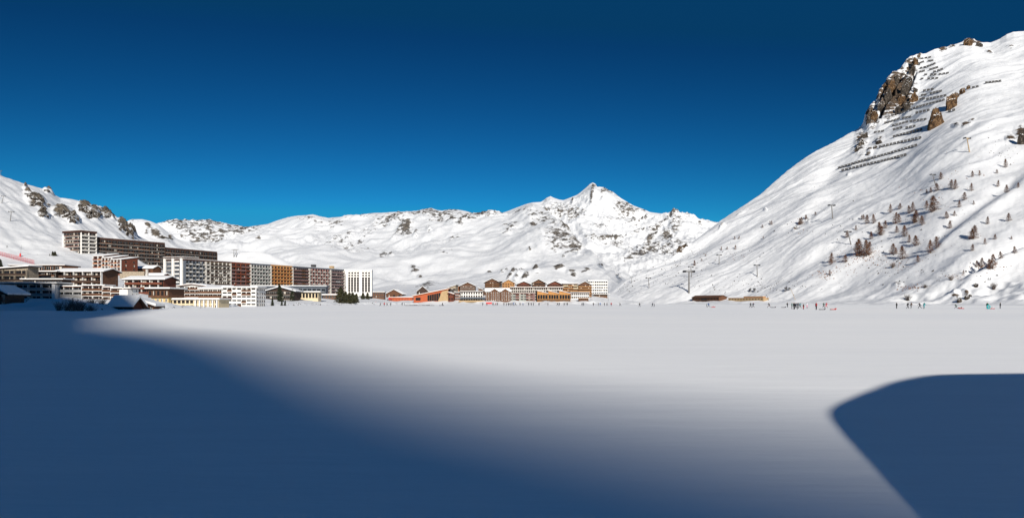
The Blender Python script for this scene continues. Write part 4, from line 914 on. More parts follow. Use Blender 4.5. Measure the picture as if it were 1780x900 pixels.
# two long timber sheds at the foot of the right mountain
g7 = 'timber sheds at the foot of the right mountain'
def on_contour(xa, xb, y):
    ga, gb = ground_at('right_mountain', xa, y), ground_at('right_mountain', xb, y)
    return ga[1], math.degrees(math.atan2(gb[1] - ga[1], gb[0] - ga[0]))
Ya, yw = on_contour(1203, 1250, 521.3)
s1, s1L, s1H = house('lift_shed', 'long brown timber shed with pitched roof, left of the lower slatted shed', 'shed', 1203, 1250, Ya - 6, yw, 517.0, 521.8, 9, 'wood_brown', g7, fixed=True, floors=1, roof='gableu', rise=1.7, rmat='wood_brown', over=.7, snow=0, front=dict(k='win', bays=9, ww=.25, wh=.4, frame='wood_dark', curtains=0))
for i, (a, b) in enumerate(((.36, .48), (.5, .56))):
    d_ = MB(); d_.box(s1L * a, s1L * b, -.16, 0, 0, s1H * .7, 'roof_dark'); d_.build('door', s1)
Ya, yw = on_contour(1266, 1327, 521.3)
s2, s2L, s2H = house('slatted_shed', 'low honey timber shed with stepped roofline, right of the brown shed', 'shed', 1266, 1327, Ya - 6, yw, 518.4, 521.8, 7, 'wood_pale', g7, fixed=True, floors=1, rmat='wood_honey', over=.3, snow=.15, front=dict(k='win', bays=12, ww=.25, wh=.35, frame='wood_dark', curtains=0))
block(s2, s2L * .42, s2L * .95, 1.5, 5.5, s2H + .6, s2H + 1.3, 'wood_honey', 'flat', 0, 'wood_honey', .3, .12, None, sink=.5)

# ------------------------------------------------------------------ unseen mound beside the viewpoint, shaped to cast the rounded lake shadow at right
YC = -4.0 * KH
prof = [(2.6, 3.0), (3.85, 6.8), (4.7, 10.0), (5.7, 13.4), (7.7, 16), (9.85, 18.7), (11.7, 20.3), (14.5, 20.7), (18, 20.2), (22, 18), (27, 12), (31, 3)]
prof = [(l * KH, d * KH) for l, d in prof]
bx_ = [l - (d - YC) * tanA for l, d in prof]; bz_ = [(d - YC) * tanE for l, d in prof]
bx_ = [bx_[0] - .8] + bx_ + [bx_[-1] + 3]; bz_ = [-.3] + bz_ + [-.3]
bu = np.linspace(bx_[0], bx_[-1], 150); bv = np.linspace(-1, 1, 41)
BU, BV = np.meshgrid(bu, bv, indexing='ij')
BZ0 = smooth1(np.interp(bu, bx_, bz_), 6, 0)[:, None] * np.ones_like(BU)
BY = YC + BV * np.where(BV > 0, 2.2, 5.0)
BZ = BZ0 * np.sqrt(np.maximum(0, 1 - np.abs(BV) ** 2.2)) + .12 * pn(BU / 1.5, BY / 1.5, 201) * (1 - np.abs(BV)) * np.abs(BV) - .02
tag(new_mesh_grid('shadow_mound', np.stack([BU, BY, BZ], -1), M['snow_lake'], {'rock': np.full_like(BZ, -2.)}), kind='structure')

# ------------------------------------------------------------------ trees
M['bark'] = plain('larch_bark', (.085, .055, .038), .9, .3, 2.0)
M['twig'] = plain('bare_larch_twigs', (.20, .095, .050), .9, .35, 1.2)
M['twig_grey'] = plain('bare_shrub_twigs', (.10, .075, .062), .9, .35, 1.2)
M['needle'] = plain('fir_needles', (.028, .036, .020), .9, .45, 1.5)
M['needle_olive'] = plain('pine_needles', (.060, .056, .026), .9, .45, 1.5)

def tri(mb, a, b, c, mat):
    mb.poly([a, b, c], mat)

def tree_meshes(seed, kind):
    """unit-height tree: trunk mesh and crown mesh"""
    r = random.Random(seed)
    tk = MB(); lean = (r.uniform(-.02, .02), r.uniform(-.02, .02))
    zs = [0, .2, .5, .8, 1.0]; rad = [.016, .013, .009, .005, .001]
    pts = [Vector((lean[0] * z * z * 3, lean[1] * z * z * 3, z - (.06 if z == 0 else 0))) for z in zs]
    for i in range(4): tk.tube(pts[i], pts[i + 1], rad[i], rad[i + 1], 'bark', 5)
    cr = MB()
    if kind == 'larch':
        nb, wid, z0, mat, mat2, dens, tw = 80, .34, .06, 'twig', 'twig', 12, .025
    elif kind == 'fir':
        nb, wid, z0, mat, mat2, dens, tw = 110, .27, .04, 'needle', 'needle', 12, .040
    else:
        nb, wid, z0, mat, mat2, dens, tw = 110, .44, .04, 'needle_olive', 'needle', 12, .052
    for k in range(nb):
        z = z0 + (1 - z0) * ((k + r.random()) / nb) ** .9
        t = (z - z0) / (1 - z0)
        env = (1 - t) ** (.8 if kind != 'pine' else .55) * min(1, .55 + t * 3)
        L = wid * env * r.uniform(.55, 1.1) + .015
        a = k * 2.4 + r.uniform(-.5, .5)
        d = Vector((math.cos(a), math.sin(a), r.uniform(-.25, .25) if kind == 'larch' else r.uniform(-.35, .05)))
        base = Vector((lean[0] * z * z * 3, lean[1] * z * z * 3, z)); tip = base + d * L
        cr.tube(base, tip, .0045 * (1 - t * .6), .001, 'bark', 3)
        for j in range(dens):
            f = ((j + r.random()) / dens) ** .6; p = base.lerp(tip, .15 + .85 * f)
            s = tw * r.uniform(.7, 1.5) * (1.15 - .4 * f)
            e = Vector((r.uniform(-1, 1), r.uniform(-1, 1), r.uniform(-.9, .5))).normalized()
            q = e.orthogonal().normalized() * s * (.30 if kind == 'larch' else .5)
            tip2 = p + e * s * (2.6 if kind == 'larch' else 1.7)
            tri(cr, p - q, p + q, tip2, mat if r.random() < .7 else mat2)
            q2 = e.cross(q).normalized() * s * (.30 if kind == 'larch' else .5)
            tri(cr, p - q2, p + q2, tip2, mat if r.random() < .7 else mat2)
    return tk.mesh('trunk'), cr.mesh('crown')

LARCH = [tree_meshes(100 + i, 'larch') for i in range(6)]
FIR = [tree_meshes(200 + i, 'fir') for i in range(3)]
PINE = [tree_meshes(300 + i, 'pine') for i in range(3)]

def plant(name, label, loc, h, meshes, group, k, wide=1.0, cat='tree'):
    o = empty(name, loc, (k * 2.399) % 6.28); o.scale = (h * wide, h * wide, h); tag(o, label, cat, group)
    for nm, me in zip(('trunk', 'crown'), meshes):
        c = bpy.data.objects.new(nm, me); COL.objects.link(c); c.parent = o
    return o

larch_px = [(1275, 40, 50), (1222, 75, 25), (1075, 95, 35), (1118, 88, 30), (885, 110, 40), (945, 165, 50), (970, 170, 55), (862, 180, 45), (825, 190, 30), (800, 195, 25), (1228, 155, 38), (1280, 190, 45), (1350, 160, 30), (1068, 180, 45), (1025, 235, 45), (995, 278, 38),
    (1083, 262, 24), (845, 300, 85), (832, 308, 60), (798, 285, 45), (580, 312, 50), (637, 290, 35), (695, 315, 45), (715, 305, 55), (735, 370, 70), (727, 374, 50), (773, 385, 55), (920, 345, 40), (965, 330, 30), (938, 405, 45), (1165, 380, 45), (1293, 360, 45), (440, 378, 52), (480, 375, 52), (408, 350, 25), (420, 350, 28),
    (515, 440, 70), (524, 448, 55), (548, 405, 45), (612, 378, 65), (635, 370, 50), (620, 430, 38), (667, 455, 65), (695, 490, 45), (735, 510, 60), (858, 525, 68), (820, 555, 75), (1082, 468, 75), (1072, 470, 55), (395, 575, 100), (438, 575, 95), (384, 560, 70), (449, 565, 75), (465, 470, 45), (310, 610, 45), (225, 610, 55), (215, 685, 30), (595, 560, 60), (655, 590, 75),
    (748, 608, 40), (615, 560, 40), (320, 460, 40), (373, 415, 28), (1195, 650, 85), (1180, 652, 60), (1130, 640, 55), (1100, 640, 40), (1245, 585, 40), (1330, 555, 42), (1310, 470, 20), (1020, 680, 25), (1210, 470, 30), (1075, 540, 40), (1150, 500, 35), (45, 380, 40), (72, 350, 25), (30, 385, 22), (130, 325, 20)]
T = [(1380 + a / 3.4625, 280 + b / 3.4625, h / 3.4625) for a, b, h in larch_px]
T += [(1100 + a / 3.75, 300 + b / 3.75, h / 3.75) for a, b, h in [(403, 605, 32), (668, 500, 28), (577, 505, 22), (692, 432, 20), (665, 435, 20), (905, 340, 26), (845, 360, 20), (1090, 340, 42), (1130, 300, 26), (615, 500, 18), (1290, 600, 40), (850, 430, 16), (475, 545, 16), (450, 575, 16), (895, 335, 20)]]
gl = 'bare larches on the right mountain'
def sidewords(x, y):
    s = 'on the open slope'
    for (cx, cy, rad, wd) in ((1625, 205, 60, 'below the brown rock pillars'), (1446, 370, 45, 'near the lone lift pylon on the slope'), (1495, 430, 40, 'in the dense clump above the lower slope'), (1720, 455, 45, 'beside the shaded gully at lower right'), (1560, 410, 55, 'in the scattered grove at mid slope'),
                              (1620, 350, 45, 'in the upper grove'), (1680, 320, 45, 'at the top edge of the larch grove'), (1740, 320, 60, 'near the right frame edge'), (1690, 400, 40, 'alone on the rib right of the grove'), (1620, 420, 45, 'at the lower edge of the grove'), (1270, 430, 90, 'near the lift line on the left flank')):
        if (x - cx) ** 2 + (y - cy) ** 2 < rad * rad: s = wd; break
    return s
cells = {}
for k, (x, y, h) in enumerate(T):
    cells.setdefault(sidewords(x, y), []).append(k)
ordn = ['first', 'second', 'third', 'fourth', 'fifth', 'sixth', 'seventh', 'eighth', 'ninth', 'tenth', 'eleventh', 'twelfth', 'thirteenth', 'fourteenth', 'fifteenth', 'sixteenth', 'seventeenth', 'eighteenth', 'nineteenth', 'twentieth', 'twenty first', 'twenty second', 'twenty third', 'twenty fourth', 'twenty fifth', 'twenty sixth', 'twenty seventh', 'twenty eighth']
def order_word(i, n):
    if n == 1: return 'only'
    if i == 0: return 'leftmost'
    if i == n - 1: return 'rightmost'
    return ordn[min(i, len(ordn) - 1)] + ' from left'
for wd, ks in cells.items():
    ks = sorted(ks, key=lambda k: T[k][0])
    for i, k in enumerate(ks):
        x, y, h = T[k]; g = ground_at('right_mountain', x, y)
        if not g: continue
        hh = h * g[1] / F * 1.08
        plant('larch_tree', f"{'tall' if hh > 13 else 'small' if hh < 7 else 'slender'} bare brown larch {wd}, {order_word(i, len(ks))} there", (g[0], g[1], g[2] - .2), hh, LARCH[k % 6], gl, k, 1.15 + .5 * ((k * 37) % 10) / 10)

VT = [(487.4, 524, 30, 'fir', 'tallest dark fir in front of the gabled hall'), (507.6, 523, 21, 'fir', 'dark fir right of the tallest fir by the gabled hall'), (473.4, 533, 15, 'fir', 'small fir on the shore bank left of the tallest fir'), (490, 532.5, 11, 'fir', 'left of two tiny firs under the tallest fir'), (495.4, 532.5, 11.5, 'fir', 'right of two tiny firs under the tallest fir'),
    (452, 520, 18, 'pine', 'bushy tree between the shore hotel and the gabled hall'), (591.6, 526, 27, 'pine', 'tall olive pine at the left end of the shore grove'), (600, 526.5, 20, 'pine', 'second olive pine in the shore grove'), (606.5, 527, 19, 'pine', 'third olive pine in the shore grove'), (613, 527, 19, 'pine', 'fourth olive pine in the shore grove'), (619, 526, 16, 'pine', 'fifth olive pine in the shore grove'),
    (631, 520, 12, 'pine', 'left olive pine below the white tower'), (639, 520, 12, 'pine', 'right olive pine below the white tower'), (542.6, 518, 10, 'pine', 'small pine beside the pale flat pavilion'), (323, 491, 22, 'fir', 'dark fir standing against the white hotel gable'), (302, 487, 10, 'pine', 'small tree left of the fir at the white hotel'),
    (278, 538.5, 15, 'fir', 'dark fir in front of the yellow house'), (237, 513, 12, 'pine', 'dark bushy tree left of the yellow house'), (188, 497, 11, 'fir', 'small dark fir above the stepped white wing'), (92, 444.5, 8, 'pine', 'left of two tiny dark pines on the ski slope'), (96, 444.5, 8, 'pine', 'right of two tiny dark pines on the ski slope'), (2, 468, 18, 'fir', 'dark fir at the left frame edge above the terraced chalet')]
for k, (x, y, h, kd, lab) in enumerate(VT):
    g = ground_at('left_hillside', x, y)
    if g: plant('fir_tree' if kd == 'fir' else 'pine_tree', lab, (g[0], g[1], g[2] - .2), h * g[1] / F, (FIR if kd == 'fir' else PINE)[k % 3], 'evergreen trees in the village', k, 1.0)

# bare shrubs
def shrub_mesh(seed, n=60, mat='twig_grey'):
    r = random.Random(seed); mb = MB()
    for k in range(n):
        a = r.uniform(0, 6.28); sp = r.uniform(.05, .8)
        p = Vector((r.uniform(-.12, .12), r.uniform(-.12, .12), -.05)); d = Vector((math.cos(a) * sp, math.sin(a) * sp, 1)).normalized()
        L = r.uniform(.5, 1.0); q = p + d * L * .6; e = q + (d + Vector((r.uniform(-.4, .4), r.uniform(-.4, .4), .1))).normalized() * L * .45
        mb.tube(p, q, .014, .008, mat, 3); mb.tube(q, e, .008, .002, mat, 3)
        for j in range(6):
            b = q.lerp(e, r.random()); f = b + Vector((r.uniform(-1, 1), r.uniform(-1, 1), r.uniform(-.2, 1))).normalized() * r.uniform(.1, .28)
            mb.tube(b, f, .005, .0015, mat, 3)
    return mb.mesh('branches')
SHR = [shrub_mesh(400 + i) for i in range(3)]
def shrub(x, y, Y, h, w, k, lab, sheetn):
    if Y is None:
        g = ground_at(sheetn, x, y)
        if not g: return
    else: g = (px(x, Y), Y, pz(y, Y))
    o = bpy.data.objects.new('bare_shrub', SHR[k % 3]); COL.objects.link(o); o.location = (g[0], g[1], g[2] - .05); hh = h * g[1] / F
    o.scale = (hh * w, hh * w, hh); o.rotation_euler = (0, 0, k * 1.7); tag(o, lab, 'shrub', 'bare shrubs')
for k, (x, y, Y, h, w, lab) in enumerate([(128, 545, 140, 32, 1.1, 'large bare dark shrub on the left shore before the white wings'), (141, 545, 141, 24, 1.3, 'rounded bare shrub right of the large dark shrub at the left shore'), (158, 545, 142, 18, 1.3, 'low greyish bare shrub at the right of the left shore group'), (103, 541, 150, 22, .9, 'upright bare shrub left of the large dark shrub'), (24, 537, 180, 26, 1.6, 'broad dark shrub at the far left beside the shaded chalet'),
        (64, 540, 165, 12, 1.2, 'small bare shrub between the arched shelter and the shaded chalet'), (8, 541, 160, 16, 1.4, 'bare shrub at the lower left corner of the shore'), (116, 543, 146, 18, 1.2, 'bare shrub just left of the large dark shrub'),
        (160, 530, 250, 13, 1.5, 'frosted shrub under the stepped white wing'), (178, 529, 250, 13, 1.5, 'second frosted shrub under the stepped white wing')]):
    shrub(x, y, Y, h, w, k, lab, 'left_hillside')
for k, (x, y, h, w, lab) in enumerate([(1727, 503, 14, .9, 'fan shaped bare shrub on the bench at lower right'), (1578, 522, 12, 1.2, 'twiggy bare shrub behind the walking people at right'), (1608, 500, 7, 1.6, 'low tangled shrub above the shore bank'), (1653, 487, 9, 1.2, 'small bare shrub at the foot of the shaded gully'), (1552, 465, 9, 1.4, 'bare shrub below the dense larch clump')]):
    shrub(x, y, None, h, w, k, lab, 'right_mountain')

# ------------------------------------------------------------------ rocks
def rock_mat(name, cols, sc=.35):
    m, n, b = nodes_of(name)
    g = N(n, 'ShaderNodeNewGeometry'); mp = N(n, 'ShaderNodeMapping'); mp.inputs['Scale'].default_value = (1, 1, .55)
    n.links.new(g.outputs['Position'], mp.inputs[0])
    t = N(n, 'ShaderNodeTexNoise'); t.inputs['Scale'].default_value = sc; t.inputs['Detail'].default_value = 9; t.inputs['Roughness'].default_value = .72; t.inputs['Distortion'].default_value = .6
    n.links.new(mp.outputs[0], t.inputs['Vector'])
    r = N(n, 'ShaderNodeValToRGB'); e = r.color_ramp.elements
    e[0].position = .36; e[0].color = cols[0] + (1,); e[1].position = .66; e[1].color = cols[-1] + (1,)
    for i, c in enumerate(cols[1:-1]):
        q = e.new(.36 + .30 * (i + 1) / (len(cols) - 1)); q.color = c + (1,)
    n.links.new(t.outputs['Fac'], r.inputs[0]); n.links.new(r.outputs[0], b.inputs['Base Color'])
    v = N(n, 'ShaderNodeTexVoronoi'); v.inputs['Scale'].default_value = sc * 1.3; v.feature = 'DISTANCE_TO_EDGE'
    n.links.new(mp.outputs[0], v.inputs['Vector'])
    b1 = N(n, 'ShaderNodeBump'); b1.inputs['Strength'].default_value = 1; b1.inputs['Distance'].default_value = 1.6; n.links.new(t.outputs['Fac'], b1.inputs['Height'])
    b2 = N(n, 'ShaderNodeBump'); b2.inputs['Strength'].default_value = .7; b2.inputs['Distance'].default_value = 1.0; n.links.new(v.outputs['Distance'], b2.inputs['Height']); n.links.new(b1.outputs[0], b2.inputs['Normal'])
    n.links.new(b2.outputs[0], b.inputs['Normal']); b.inputs['Roughness'].default_value = .92; b.inputs['Specular IOR Level'].default_value = .15
    return m
M['rock_brown'] = rock_mat('brown_rock', [(.014, .011, .009), (.055, .033, .019), (.14, .082, .040), (.24, .17, .11)])
M['rock_grey'] = rock_mat('grey_rock', [(.010, .009, .009), (.036, .030, .026), (.080, .066, .053), (.19, .17, .15)])
def rock(name, label, x, y, wpx, hpx, mat, sheetn, seed, group=None, tilt=0.0, Y=None, parent=None):
    g = ground_at(sheetn, x, y) if Y is None else (px(x, Y), Y, pz(y, Y))
    if not g: return
    wm, hm = wpx * g[1] / F / 2, hpx * g[1] / F
    o = bpy.data.objects.new(name, crag_mesh(name, seed, wm, hm, mat, tilt)); COL.objects.link(o); g = (g[0], g[1], g[2] - .10 * hm); o.location = g
    if parent: o.parent = parent; o.location = Vector(g) - parent.location
    else: tag(o, label, 'rock', group)
    return o
def crag_mesh(name, seed, wm, hm, mat, tilt=0.0):
    """angular rock: a ball cut back by random planes, roughened, with snow lying on its ledges"""
    r = random.Random(seed)
    bm = bmesh.new(); bmesh.ops.create_icosphere(bm, subdivisions=4, radius=1.0)
    co = np.array([v.co[:] for v in bm.verts])
    for k in range(22):
        nrm = np.array([r.uniform(-1, 1), r.uniform(-1, 1), r.uniform(-.3, .5) if k < 18 else r.uniform(.6, 1.5)]); nrm /= np.linalg.norm(nrm)
        d = co @ nrm - r.uniform(.52, .86)
        co = co - np.maximum(d, 0)[:, None] * nrm[None, :]
    n = .16 * ridged(co[:, 0] * 2.6 + seed, co[:, 2] * 1.5 + co[:, 1] * 2.1, seed, 3) + .10 * pn(co[:, 0] * 7 + co[:, 1] * 4, co[:, 2] * 6, seed + 5)
    co = co * (1 + n)[:, None]
    co[:, 2] = co[:, 2] * .70 + .30
    co = np.stack([(co[:, 0] + tilt * co[:, 2]) * wm * 1.15, co[:, 1] * wm * .85, co[:, 2] * hm], 1)
    for v, c in zip(bm.verts, co): v.co = c
    bm.normal_update()
    for f in bm.faces: f.material_index = 1 if f.normal.z > .62 + .25 * (r.random() - .5) else 0
    me = bpy.data.meshes.new(name); bm.to_mesh(me); bm.free(); me.materials.append(M[mat]); me.materials.append(M['snow'])
    return me
gr = 'bare rocks on the right mountain'
rock('rock_pillar', 'tall reddish brown rock pillar among the snow fences, upper of the pair', 1654, 187, 21, 34, 'rock_brown', 'right_mountain', 3, gr, .12)
rock('rock_pillar', 'massive brown rock pillar among the snow fences, lower of the pair', 1627, 219, 27, 34, 'rock_brown', 'right_mountain', 9, gr)
rock('crag', 'small brown rock knob right of the upper rock pillar', 1673, 163, 11, 13, 'rock_brown', 'right_mountain', 14, gr)
rock('crag', 'tiny brown rock knob at the end of the pillar ridge', 1683, 155, 7, 9, 'rock_brown', 'right_mountain', 18, gr)
rock('crag', 'pale brown rock joining the upper pillar on its right', 1663, 170, 8, 12, 'rock_brown', 'right_mountain', 24, gr)
rock('rock_outcrop', 'dark rock outcrop cut by the right frame edge', 1777, 250, 18, 26, 'rock_grey', 'right_mountain', 31, gr)
rock('crag', 'brown rock crowning the right mountain ridge', 1684, 79, 15, 12, 'rock_brown', 'right_mountain', 41, gr)
rock('crag', 'dark rock on the skyline right of the crowning brown rock', 1701, 81, 12, 7, 'rock_grey', 'right_mountain', 45, gr)
rock('boulder', 'dark boulder on the shore bank between the walkers at right', 1668, 525, 9, 10, 'rock_grey', 'right_mountain', 52, gr)
rock('boulder', 'second dark boulder right of the boulder on the shore bank', 1681, 519, 9, 7, 'rock_grey', 'right_mountain', 57, gr)
rock('boulder', 'third small boulder at the right of the shore bank row', 1687, 515, 6, 5, 'rock_grey', 'right_mountain', 59, gr)
rock('boulder', 'dark boulder on the bench below the two distant walkers', 1697, 498, 8, 8, 'rock_grey', 'right_mountain', 61, gr)
cl_g = ground_at('right_mountain', 1560, 170)
cliff = empty('summit_cliff', cl_g); tag(cliff, 'dark craggy summit cliff with snowy ledges at the top of the right mountain', 'cliff', gr)
for k, (x, y, wd, hg, tl) in enumerate([(1550, 160, 12, 30, .3), (1542, 178, 13, 26, .3), (1531, 194, 12, 24, .3), (1520, 206, 12, 18, .2), (1510, 212, 10, 15, .2), (1573, 165, 14, 26, .3), (1566, 184, 15, 24, .3), (1580, 150, 12, 20, .2), (1576, 190, 14, 18, .2), (1588, 176, 13, 16, .1), (1591, 160, 8, 10, .1), (1586, 128, 11, 18, .2), (1592, 112, 9, 14, 0), (1560, 196, 12, 14, .2), (1558, 144, 9, 18, .3), (1538, 158, 7, 18, .3)]):
    rock('crag', None, x, y, wd, hg, 'rock_grey' if k % 3 else 'rock_brown', 'right_mountain', 500 + k * 7, None, tl, parent=cliff)
spur = empty('rock_spur', ground_at('right_mountain', 1498, 250)); tag(spur, 'pale broken rock spur on the skyline slope below the summit cliff', 'rock', gr)
for k, (x, y, wd, hg) in enumerate([(1503, 240, 12, 14), (1497, 252, 11, 12), (1490, 262, 10, 10), (1528, 250, 10, 9), (1521, 258, 8, 6), (1510, 268, 7, 6)]):
    rock('crag', None, x, y, wd, hg, 'rock_grey', 'right_mountain', 700 + k * 5, None, .1, parent=spur)
gl2 = 'bare rocks on the left hill'
for (x, y, wd, hg, sd, lab) in ((67, 357, 22, 17, 71, 'big grey rock outcrop on the left hill, leftmost and largest'), (74, 375, 14, 8, 73, 'flat rock below the largest left hill outcrop'), (50, 341, 10, 6, 75, 'small rock left above the largest outcrop'), (115, 376, 16, 14, 77, 'jagged rock above the brown tower, left of the shaded hollow'), (126, 385, 14, 12, 79, 'dark rock at the edge of the shaded hollow above the tower'), (101, 373, 12, 8, 80, 'low rock left of the jagged rock above the tower'),
        (152, 372, 22, 20, 81, 'grey crag on the left hill skyline above the tower'), (166, 377, 12, 14, 83, 'crag right of the skyline crag above the tower'), (186, 376, 14, 10, 85, 'rock on the descending left ridge'), (214, 398, 12, 18, 87, 'upright dark rock at the right end of the left ridge'), (229, 408, 13, 20, 89, 'dark rock tooth beside the shaded notch'), (84, 333, 9, 6, 90, 'rock on the left skyline above the largest outcrop')):
    oc = empty('rock_outcrop', ground_at('left_hillside', x, y)); tag(oc, lab, 'rock', gl2); rq = random.Random(sd)
    for q in range(7):
        fx, fy = (0, 0) if q == 0 else (rq.uniform(-.75, .75), rq.uniform(-.55, .35)); k_ = .62 if q == 0 else rq.uniform(.22, .48)
        rock('crag', None, x + fx * wd, y + fy * hg + fx * wd * .3, wd * k_ * 1.1, hg * k_, 'rock_grey', 'left_hillside', sd * 10 + q, None, rq.uniform(-.2, .3), parent=oc)

# small stones and heather tufts scattered over the lower right flank and the shore: too many to count
def scatter(name, label, cat, sheetn, spots, mat, smin, smax, seed):
    r = random.Random(seed); mb = MB()
    for (cx, cy, rx, ry, n) in spots:
        for _ in range(n):
            x = r.gauss(cx, rx / 2); y = r.gauss(cy, ry / 2)
            g = ground_at(sheetn, x, y)
            if not g: continue
            s = r.uniform(smin, smax) * (.6 + .8 * r.random() ** 3)
            p = Vector((g[0], g[1], g[2] - s * .15))
            ring = []
            m = 5; a0 = r.random() * 6
            for i in range(m):
                a = a0 + i * 6.283 / m; ring.append(p + Vector((math.cos(a) * s * r.uniform(.6, 1.3), math.sin(a) * s * r.uniform(.6, 1.2), -s * .2)))
            top = p + Vector((r.uniform(-.4, .4) * s, r.uniform(-.4, .4) * s, s * r.uniform(.5, 1.2)))
            for i in range(m): mb.poly([ring[i], ring[(i + 1) % m], top], mat)
    tag(mb.build(name), label, cat, kind='stuff')
scatter('scattered_stones', 'small stones poking through the snow on the right flank', 'stones', 'right_mountain', [(1200, 455, 70, 22, 150), (1130, 478, 60, 20, 130), (1350, 495, 90, 14, 90), (1230, 490, 120, 16, 90), (1240, 440, 80, 14, 60), (1450, 330, 140, 60, 60), (1380, 400, 60, 20, 40), (1480, 405, 60, 40, 60), (1560, 455, 60, 20, 50), (1700, 150, 80, 60, 50), (1600, 480, 160, 16, 60), (1740, 260, 40, 30, 40), (1600, 380, 140, 60, 80), (1490, 440, 40, 18, 90), (1090, 505, 30, 8, 40), (1330, 500, 40, 8, 50)], 'rock_grey', .35, 1.0, 11)
scatter('dry_heather', 'brown tufts of dry heather between the larches', 'heather', 'right_mountain', [(1500, 445, 45, 14, 160), (1430, 478, 20, 8, 70), (1470, 455, 30, 20, 60), (1720, 462, 40, 8, 60), (1560, 460, 40, 12, 60), (1585, 500, 30, 5, 60), (1290, 445, 30, 10, 40), (1610, 340, 60, 40, 60), (1660, 480, 12, 6, 30), (1390, 395, 20, 12, 40), (1690, 300, 80, 30, 40)], 'twig', .35, .9, 12)
scatter('shore_debris', 'dark stones and tufts along the village shore bank', 'stones', 'left_hillside', [(560, 531, 90, 4, 70), (530, 529, 60, 5, 30), (300, 537, 120, 4, 50), (660, 527, 40, 4, 30), (90, 440, 50, 6, 12), (230, 500, 50, 8, 50)], 'rock_grey', .25, .6, 13)

# ------------------------------------------------------------------ avalanche fences on the right mountain
M['fence'] = plain('weathered_fence_steel', (.026, .024, .023), .7, .3, 1.0)
pnl = MB()
for z in (.5, 1.25, 2.0, 2.75, 3.45): pnl.box(-3.1, 3.1, -.10 - z * .12, .10 - z * .12, z, z + .64, 'fence')
for u in (-2.2, 2.2):
    pnl.tube((u, .05, -1.2), (u, -.45, 4.0), .14, .11, 'fence', 5); pnl.tube((u, -1.9, -.6), (u, -.25, 2.4), .10, .09, 'fence', 4)
PNL = pnl.mesh('fence_panel')
FR = [[(285, 895), (480, 850), (680, 800)], [(265, 880), (500, 812), (745, 742)], [(510, 755), (640, 725), (770, 697)], [(595, 692), (775, 648)], [(480, 665), (545, 655)], [(595, 650), (655, 635)], [(670, 640), (735, 626)], [(545, 610), (640, 580)], [(650, 580), (708, 570)], [(590, 625), (690, 600)],
    [(695, 600), (800, 585)], [(585, 565), (735, 515), (910, 467)], [(730, 550), (820, 530)], [(925, 540), (975, 530)], [(755, 468), (790, 460)], [(795, 468), (920, 442)], [(765, 442), (800, 437)], [(817, 433), (893, 415)], [(775, 416), (845, 404)], [(762, 343), (780, 341)], [(800, 342), (872, 338)],
    [(785, 317), (802, 316)], [(818, 320), (860, 316)], [(870, 316), (935, 306)], [(752, 303), (790, 293)], [(838, 302), (856, 298)], [(862, 296), (900, 282)], [(755, 280), (800, 270), (855, 247)], [(815, 288), (870, 272)], [(743, 260), (761, 256)], [(750, 250), (785, 238)], [(805, 235), (840, 231)], [(760, 222), (830, 210)], [(1150, 368), (1250, 355)], [(1070, 397), (1115, 387)]]
FL = ['lowest long fence row, nearest the larches', 'second lowest long fence row, reaching farthest left', 'third long fence row from the bottom', 'fourth fence row from the bottom, left of the lower rock pillar', 'short fence row beside the pale rock spur', 'short fence pair between the rock spur and the lower pillar', 'short fence row just left of the lower pillar foot',
    'dark fence row under the long upper row, at its left end', 'short fence row right of the dark left row', 'fence row in the middle between spur and lower pillar', 'fence row ending at the shadow of the lower pillar', 'long fence row climbing to the gap between the two pillars', 'fence row ending at the top of the lower pillar', 'short fence row right of the lower pillar',
    'tiny fence beside the cliff foot, above the long climbing row', 'fence row touching the foot of the upper pillar', 'tiny fence beside the cliff foot, second from below', 'fence row left of the upper pillar at mid height', 'fence row level with the top of the upper pillar', 'tiny lone fence above the wide open snow strip', 'fence row above the wide open snow strip',
    'tiny fence in the second summit tier', 'short fence in the second summit tier, middle', 'fence row in the second summit tier, right end', 'fence row in the third summit tier beside the cliff', 'tiny fence in the third summit tier, middle', 'fence row in the third summit tier, right end', 'long slanting fence row of the fourth summit tier', 'short fence right of the slanting summit row',
    'tiny fence beside the cliff in the fifth summit tier', 'short fence in the fifth summit tier, left', 'short fence in the fifth summit tier, right', 'topmost fence row under the summit ridge', 'isolated fence row far right of the upper rock pillar', 'short fence continuing the brown pillar ridge']
for row, lab in zip(FR, FL):
    pts = [ground_at('right_mountain', 1380 + a / 3.4625, 40 + b / 3.4625) for a, b in row]
    pts = [Vector(p) for p in pts if p]
    if len(pts) < 2: continue
    root = empty('avalanche_fence', pts[0]); tag(root, 'dark steel ' + lab if len(('dark steel ' + lab).split()) <= 16 else lab, 'snow fence', 'avalanche fences on the right mountain')
    px_pts = [(1380 + a / 3.4625, 40 + b / 3.4625) for a, b in row]
    for (qa, qb) in zip(px_pts[:-1], px_pts[1:]):
        a = Vector(ground_at('right_mountain', *qa)); b = Vector(ground_at('right_mountain', *qb))
        n = max(1, round(math.hypot(qb[0] - qa[0], qb[1] - qa[1]) / 6.1))
        for i in range(n):
            t = (i + .5) / n; g = ground_at('right_mountain', qa[0] + (qb[0] - qa[0]) * t, qa[1] + (qb[1] - qa[1]) * t)
            if not g: continue
            # the panel runs across the slope; its length is what fills the row as measured
            o = bpy.data.objects.new('fence_panel', PNL); COL.objects.link(o); o.parent = root
            o.location = Vector(g) - pts[0]
            sc = (5.6 * g[1] / F) / 6.2
            rr = (math.sin(i * 12.9 + qa[0]) * .5)
            o.scale = (sc, .8, 0.86 + .12 * rr); dz = (qa[1] - qb[1]) / max(1e-3, qb[0] - qa[0])
            o.rotation_euler = (0, -math.atan(dz) + .05 * rr, R(8))

